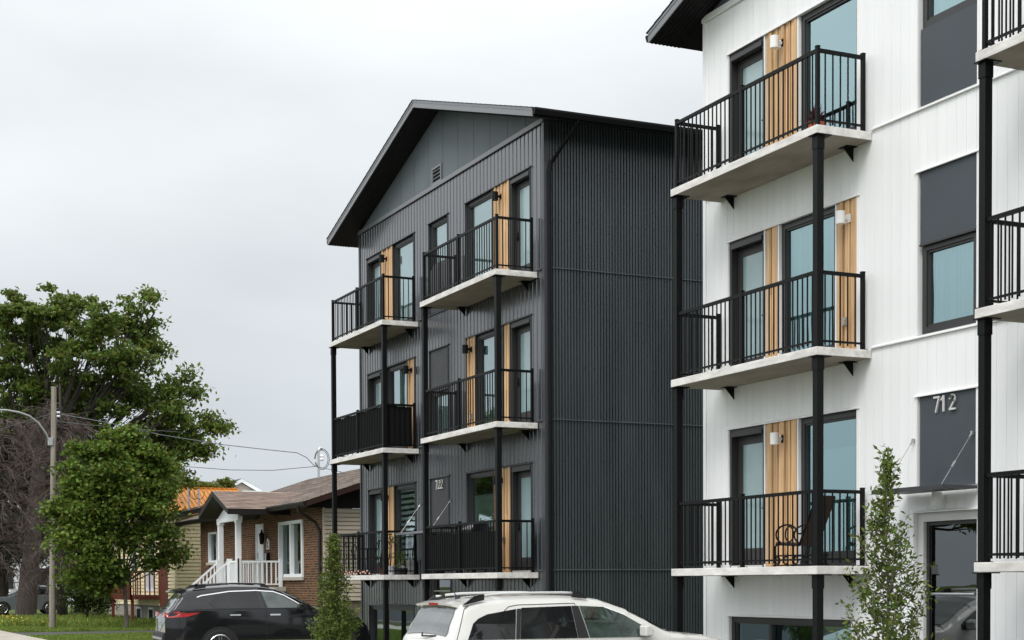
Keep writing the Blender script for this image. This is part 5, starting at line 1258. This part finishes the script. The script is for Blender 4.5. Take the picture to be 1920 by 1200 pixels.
pb = MB(); pb.box(13.74, 13.95, 35.7, 36.3, Z1 , Z1 + 0.24); pb.box(13.73, 13.96, 35.69, 36.31, Z1 + 0.2405, Z1 + 0.36); tag(pb.build('planter_box', M['greypot'], bevel=0.01), 'grey planter box against wall behind the potted plants', 'planter')

def glider(x0, x1, ys, z):
    """ys: +1 faces +Y; a garden glider seen side-on"""
    t = empty('glider_chair', ((x0 + x1) / 2, 18.9, z), 'black metal glider chair with tall brown sling back', 'chair')
    for x in (x0, x1):
        f = MB(); P = lambda y, h: (x, y + 0.14, z + h)
        f.tube([P(19.32, 0.0), P(19.32, 0.30), P(19.20, 0.34)], 0.014, 6); f.tube([P(18.50, 0.0), P(18.50, 0.20)], 0.014, 6); f.tube([P(19.0, 0.0), P(19.0, 0.2)], 0.014, 6); f.tube([P(18.44, 0.02), P(19.36, 0.02)], 0.013, 6); f.tube([P(18.45, 0.16), P(19.32, 0.16)], 0.013, 6)
        f.tube([P(19.30 - 0.27 * (1 - math.cos(a)) , 0.47 + 0.14 * math.sin(a)) for a in [i * math.pi / 10 for i in range(-3, 11)]] + [P(18.66, 0.47)], 0.014, 6)
        f.tube([P(18.96 + 0.10 * math.cos(a), 0.47 + 0.11 * math.sin(a)) for a in [i * math.pi / 10 for i in range(0, 21)]], 0.011, 6)
        f.tube([P(19.30, 0.33), P(18.72, 0.30), P(18.30, 0.98)], 0.016, 6)
        for yy in (18.55, 18.80, 19.05, 19.25):
            f.tube([P(yy + 0.055 * math.cos(a), 0.09 + 0.055 * math.sin(a)) for a in [i * math.pi / 6 for i in range(13)]], 0.010, 5)
        f.build('side_frame', M['black'], t)
    s = MB(); s.prism([(x0, 19.44, z + 0.335), (x0, 18.86, z + 0.305), (x0, 18.86, z + 0.325), (x0, 19.44, z + 0.365)], (x1 - x0, 0, 0)); s.build('seat', M['sling'], t)
    s = MB(); s.prism([(x0 + 0.01, 18.85, z + 0.32), (x0 + 0.01, 18.67, z + 0.62), (x0 + 0.01, 18.44, z + 1.0), (x0 + 0.01, 18.41, z + 1.0), (x0 + 0.01, 18.64, z + 0.60), (x0 + 0.01, 18.83, z + 0.30)], (x1 - x0 - 0.02, 0, 0)); s.build('backrest', M['sling'], t)
M['sling'] = mat('brown_sling_fabric', (0.045, 0.022, 0.012), 0.8, noise=0.15, nscale=(60, 60, 60))
glider(13.30, 13.62, 1, Z1)

def patio_chair(x, y, z, rz, label):
    t = empty('patio_chair', (x, y, z), label, 'chair', 'patio chairs on the lowest left charcoal balcony'); P = lambda a, b, h: (x + a * math.cos(rz) - b * math.sin(rz), y + a * math.sin(rz) + b * math.cos(rz), z + h)
    for a, b in ((-.2, -.2), (.2, -.2), (-.2, .2), (.2, .2)): MB().tube([P(a, b, 0), P(a * .95, b * .95, 0.42 if b > 0 else 0.42)], 0.012, 6).build('leg', M['black'], t)
    MB().prism([P(-.22, -.22, .42), P(.22, -.22, .42), P(.22, .22, .42), P(-.22, .22, .42)], (0, 0, 0.025)).build('seat', M['black'], t)
    b = MB(); b.tube([P(-.21, .21, .44), P(-.20, .27, .75), P(-.12, .29, .86), P(.12, .29, .86), P(.20, .27, .75), P(.21, .21, .44)], 0.013, 6)
    for k in range(4): b.tube([P(-.12 + k * .08, .215, .44), P(-.12 + k * .08, .285, .85)], 0.007, 5)
    b.build('backrest', M['black'], t)
patio_chair(13.5, 38.9, Z1, 0.2, 'black metal patio chair at far end of lowest left balcony')
patio_chair(13.55, 37.3, Z1, 3.3, 'black metal patio chair nearer the potted plants')
t = empty('patio_table', (13.55, 38.1, Z1), 'round black patio table between the two chairs', 'table'); MB().lathe((13.55, 38.1, Z1 + 0.66), [(0.28, 0), (0.29, 0.02), (0.28, 0.03)], 20).build('tabletop', M['black'], t)
MB().lathe((13.55, 38.1, Z1), [(0.18, 0), (0.16, 0.02), (0.02, 0.05), (0.02, 0.66)], 12).build('leg', M['black'], t)
# string of lights along the lowest left rail
sl_ = MB(); pts = []; bul = []
for i in range(64):
    y = 39.35 - i * 0.045; pts.append((13.09 + 0.012 * math.sin(i * 1.7), y, Z1 + 0.10 + 0.035 * math.sin(i * 0.9)));
    if i % 3 == 1: bul.append(pts[-1])
t = empty('string_lights', (13.09, 38, Z1), 'string of small festoon bulbs wound on lowest left balcony rail', 'string lights'); MB().tube(pts, 0.011, 5).build('cord', M['black_rubber'], t)
M['bulb'] = mat('pink_bulb', (0.75, 0.42, 0.33), 0.2)
for q in bul: MB().lathe((q[0] - 0.02, q[1], q[2] - 0.055), [(0.004, 0), (0.018, 0.015), (0.02, 0.03), (0.01, 0.05)], 8).build('bulb', M['bulb'], t)

# privacy screens behind the pickets
M['mesh'] = mat('black_screen_fabric', (0.008, 0.008, 0.009), 0.85, 0.2, noise=0.2)
def screen(label, x, y0, y1, z0, z1, side=None):
    m_ = MB(); n = 24; last = None
    pts = [(x + 0.006 * math.sin(i * 1.3), y0 + (y1 - y0) * i / n) for i in range(n + 1)]
    if side: pts = [(side, y0 + 0.004)] + [(side - (side - x) * i / 6, y0 + 0.004 * math.sin(i)) for i in range(1, 6)] + pts
    for i, p in enumerate(pts):
        if last: m_.quad((last[0], last[1], z0), (p[0], p[1], z0), (p[0], p[1], z1 - 0.01 * math.sin(i)), (last[0], last[1], z1 - 0.01 * math.sin(i - 1)))
        last = p
    o = m_.build('privacy_screen', M['mesh']); sm = o.modifiers.new('solid', 'SOLIDIFY'); sm.thickness = 0.004; tag(o, label, 'screen', 'fabric privacy screens')
screen('black fabric screen wrapping the middle left charcoal balcony rail', 13.16, 35.66, 39.44, SLABS[1] + 0.06, SLABS[1] + 1.02, side=13.85)
screen('black fabric screen behind rail of lowest right charcoal balcony', 13.16, 29.12, 32.95, Z1 + 0.10, Z1 + 0.86)
# barbecue
def bbq():
    t = empty('barbecue', (13.5, 31.1, Z1), 'black lidded barbecue grill on lowest right charcoal balcony', 'barbecue'); x0, x1 = 13.28, 13.74; ya, yb = 30.75, 31.55
    c = MB(); c.box(x0 + .03, x1 - .03, ya + .05, yb - .05, Z1 + 0.08, Z1 + 0.66); c.build('cabinet', M['plastic'], t)
    MB().box(x0, x1, ya, yb, Z1 + 0.661, Z1 + 0.84).build('firebox', M['black'], t)
    l = MB(); l.prism([(x0 + 0.23 - 0.23 * math.cos(a), ya, Z1 + 0.842 + 0.27 * math.sin(a)) for a in [i * math.pi / 12 for i in range(13)]], (0, yb - ya, 0)); lo = l.build('lid', M['paintb'], t)
    MB().tube([(x0 - 0.02, ya + 0.15, Z1 + 0.95), (x0 - 0.02, yb - 0.15, Z1 + 0.95)], 0.013, 8).build('handle', M['steel'], lo)
    for y_, n in ((ya - 0.38, 'side_shelf'), (yb + 0.001, 'side_shelf')): MB().box(x0 + .04, x1 - .04, y_, y_ + 0.379, Z1 + 0.80, Z1 + 0.83).build(n, M['steel'], t)
    for k in range(4): MB().tube([(x0 - 0.03, ya + 0.13 + k * 0.18, Z1 + 0.75), (x0 + 0.0, ya + 0.13 + k * 0.18, Z1 + 0.75)], 0.022, 10).build('knob', M['steel'], t)
    for y_ in (ya + 0.1, yb - 0.1):
        for x in (x0 + 0.08, x1 - 0.08): MB().tube([(x - 0.012, y_, Z1 + 0.04), (x + 0.012, y_, Z1 + 0.04)], 0.04, 10).build('wheel', M['tyre'], t)
bbq()
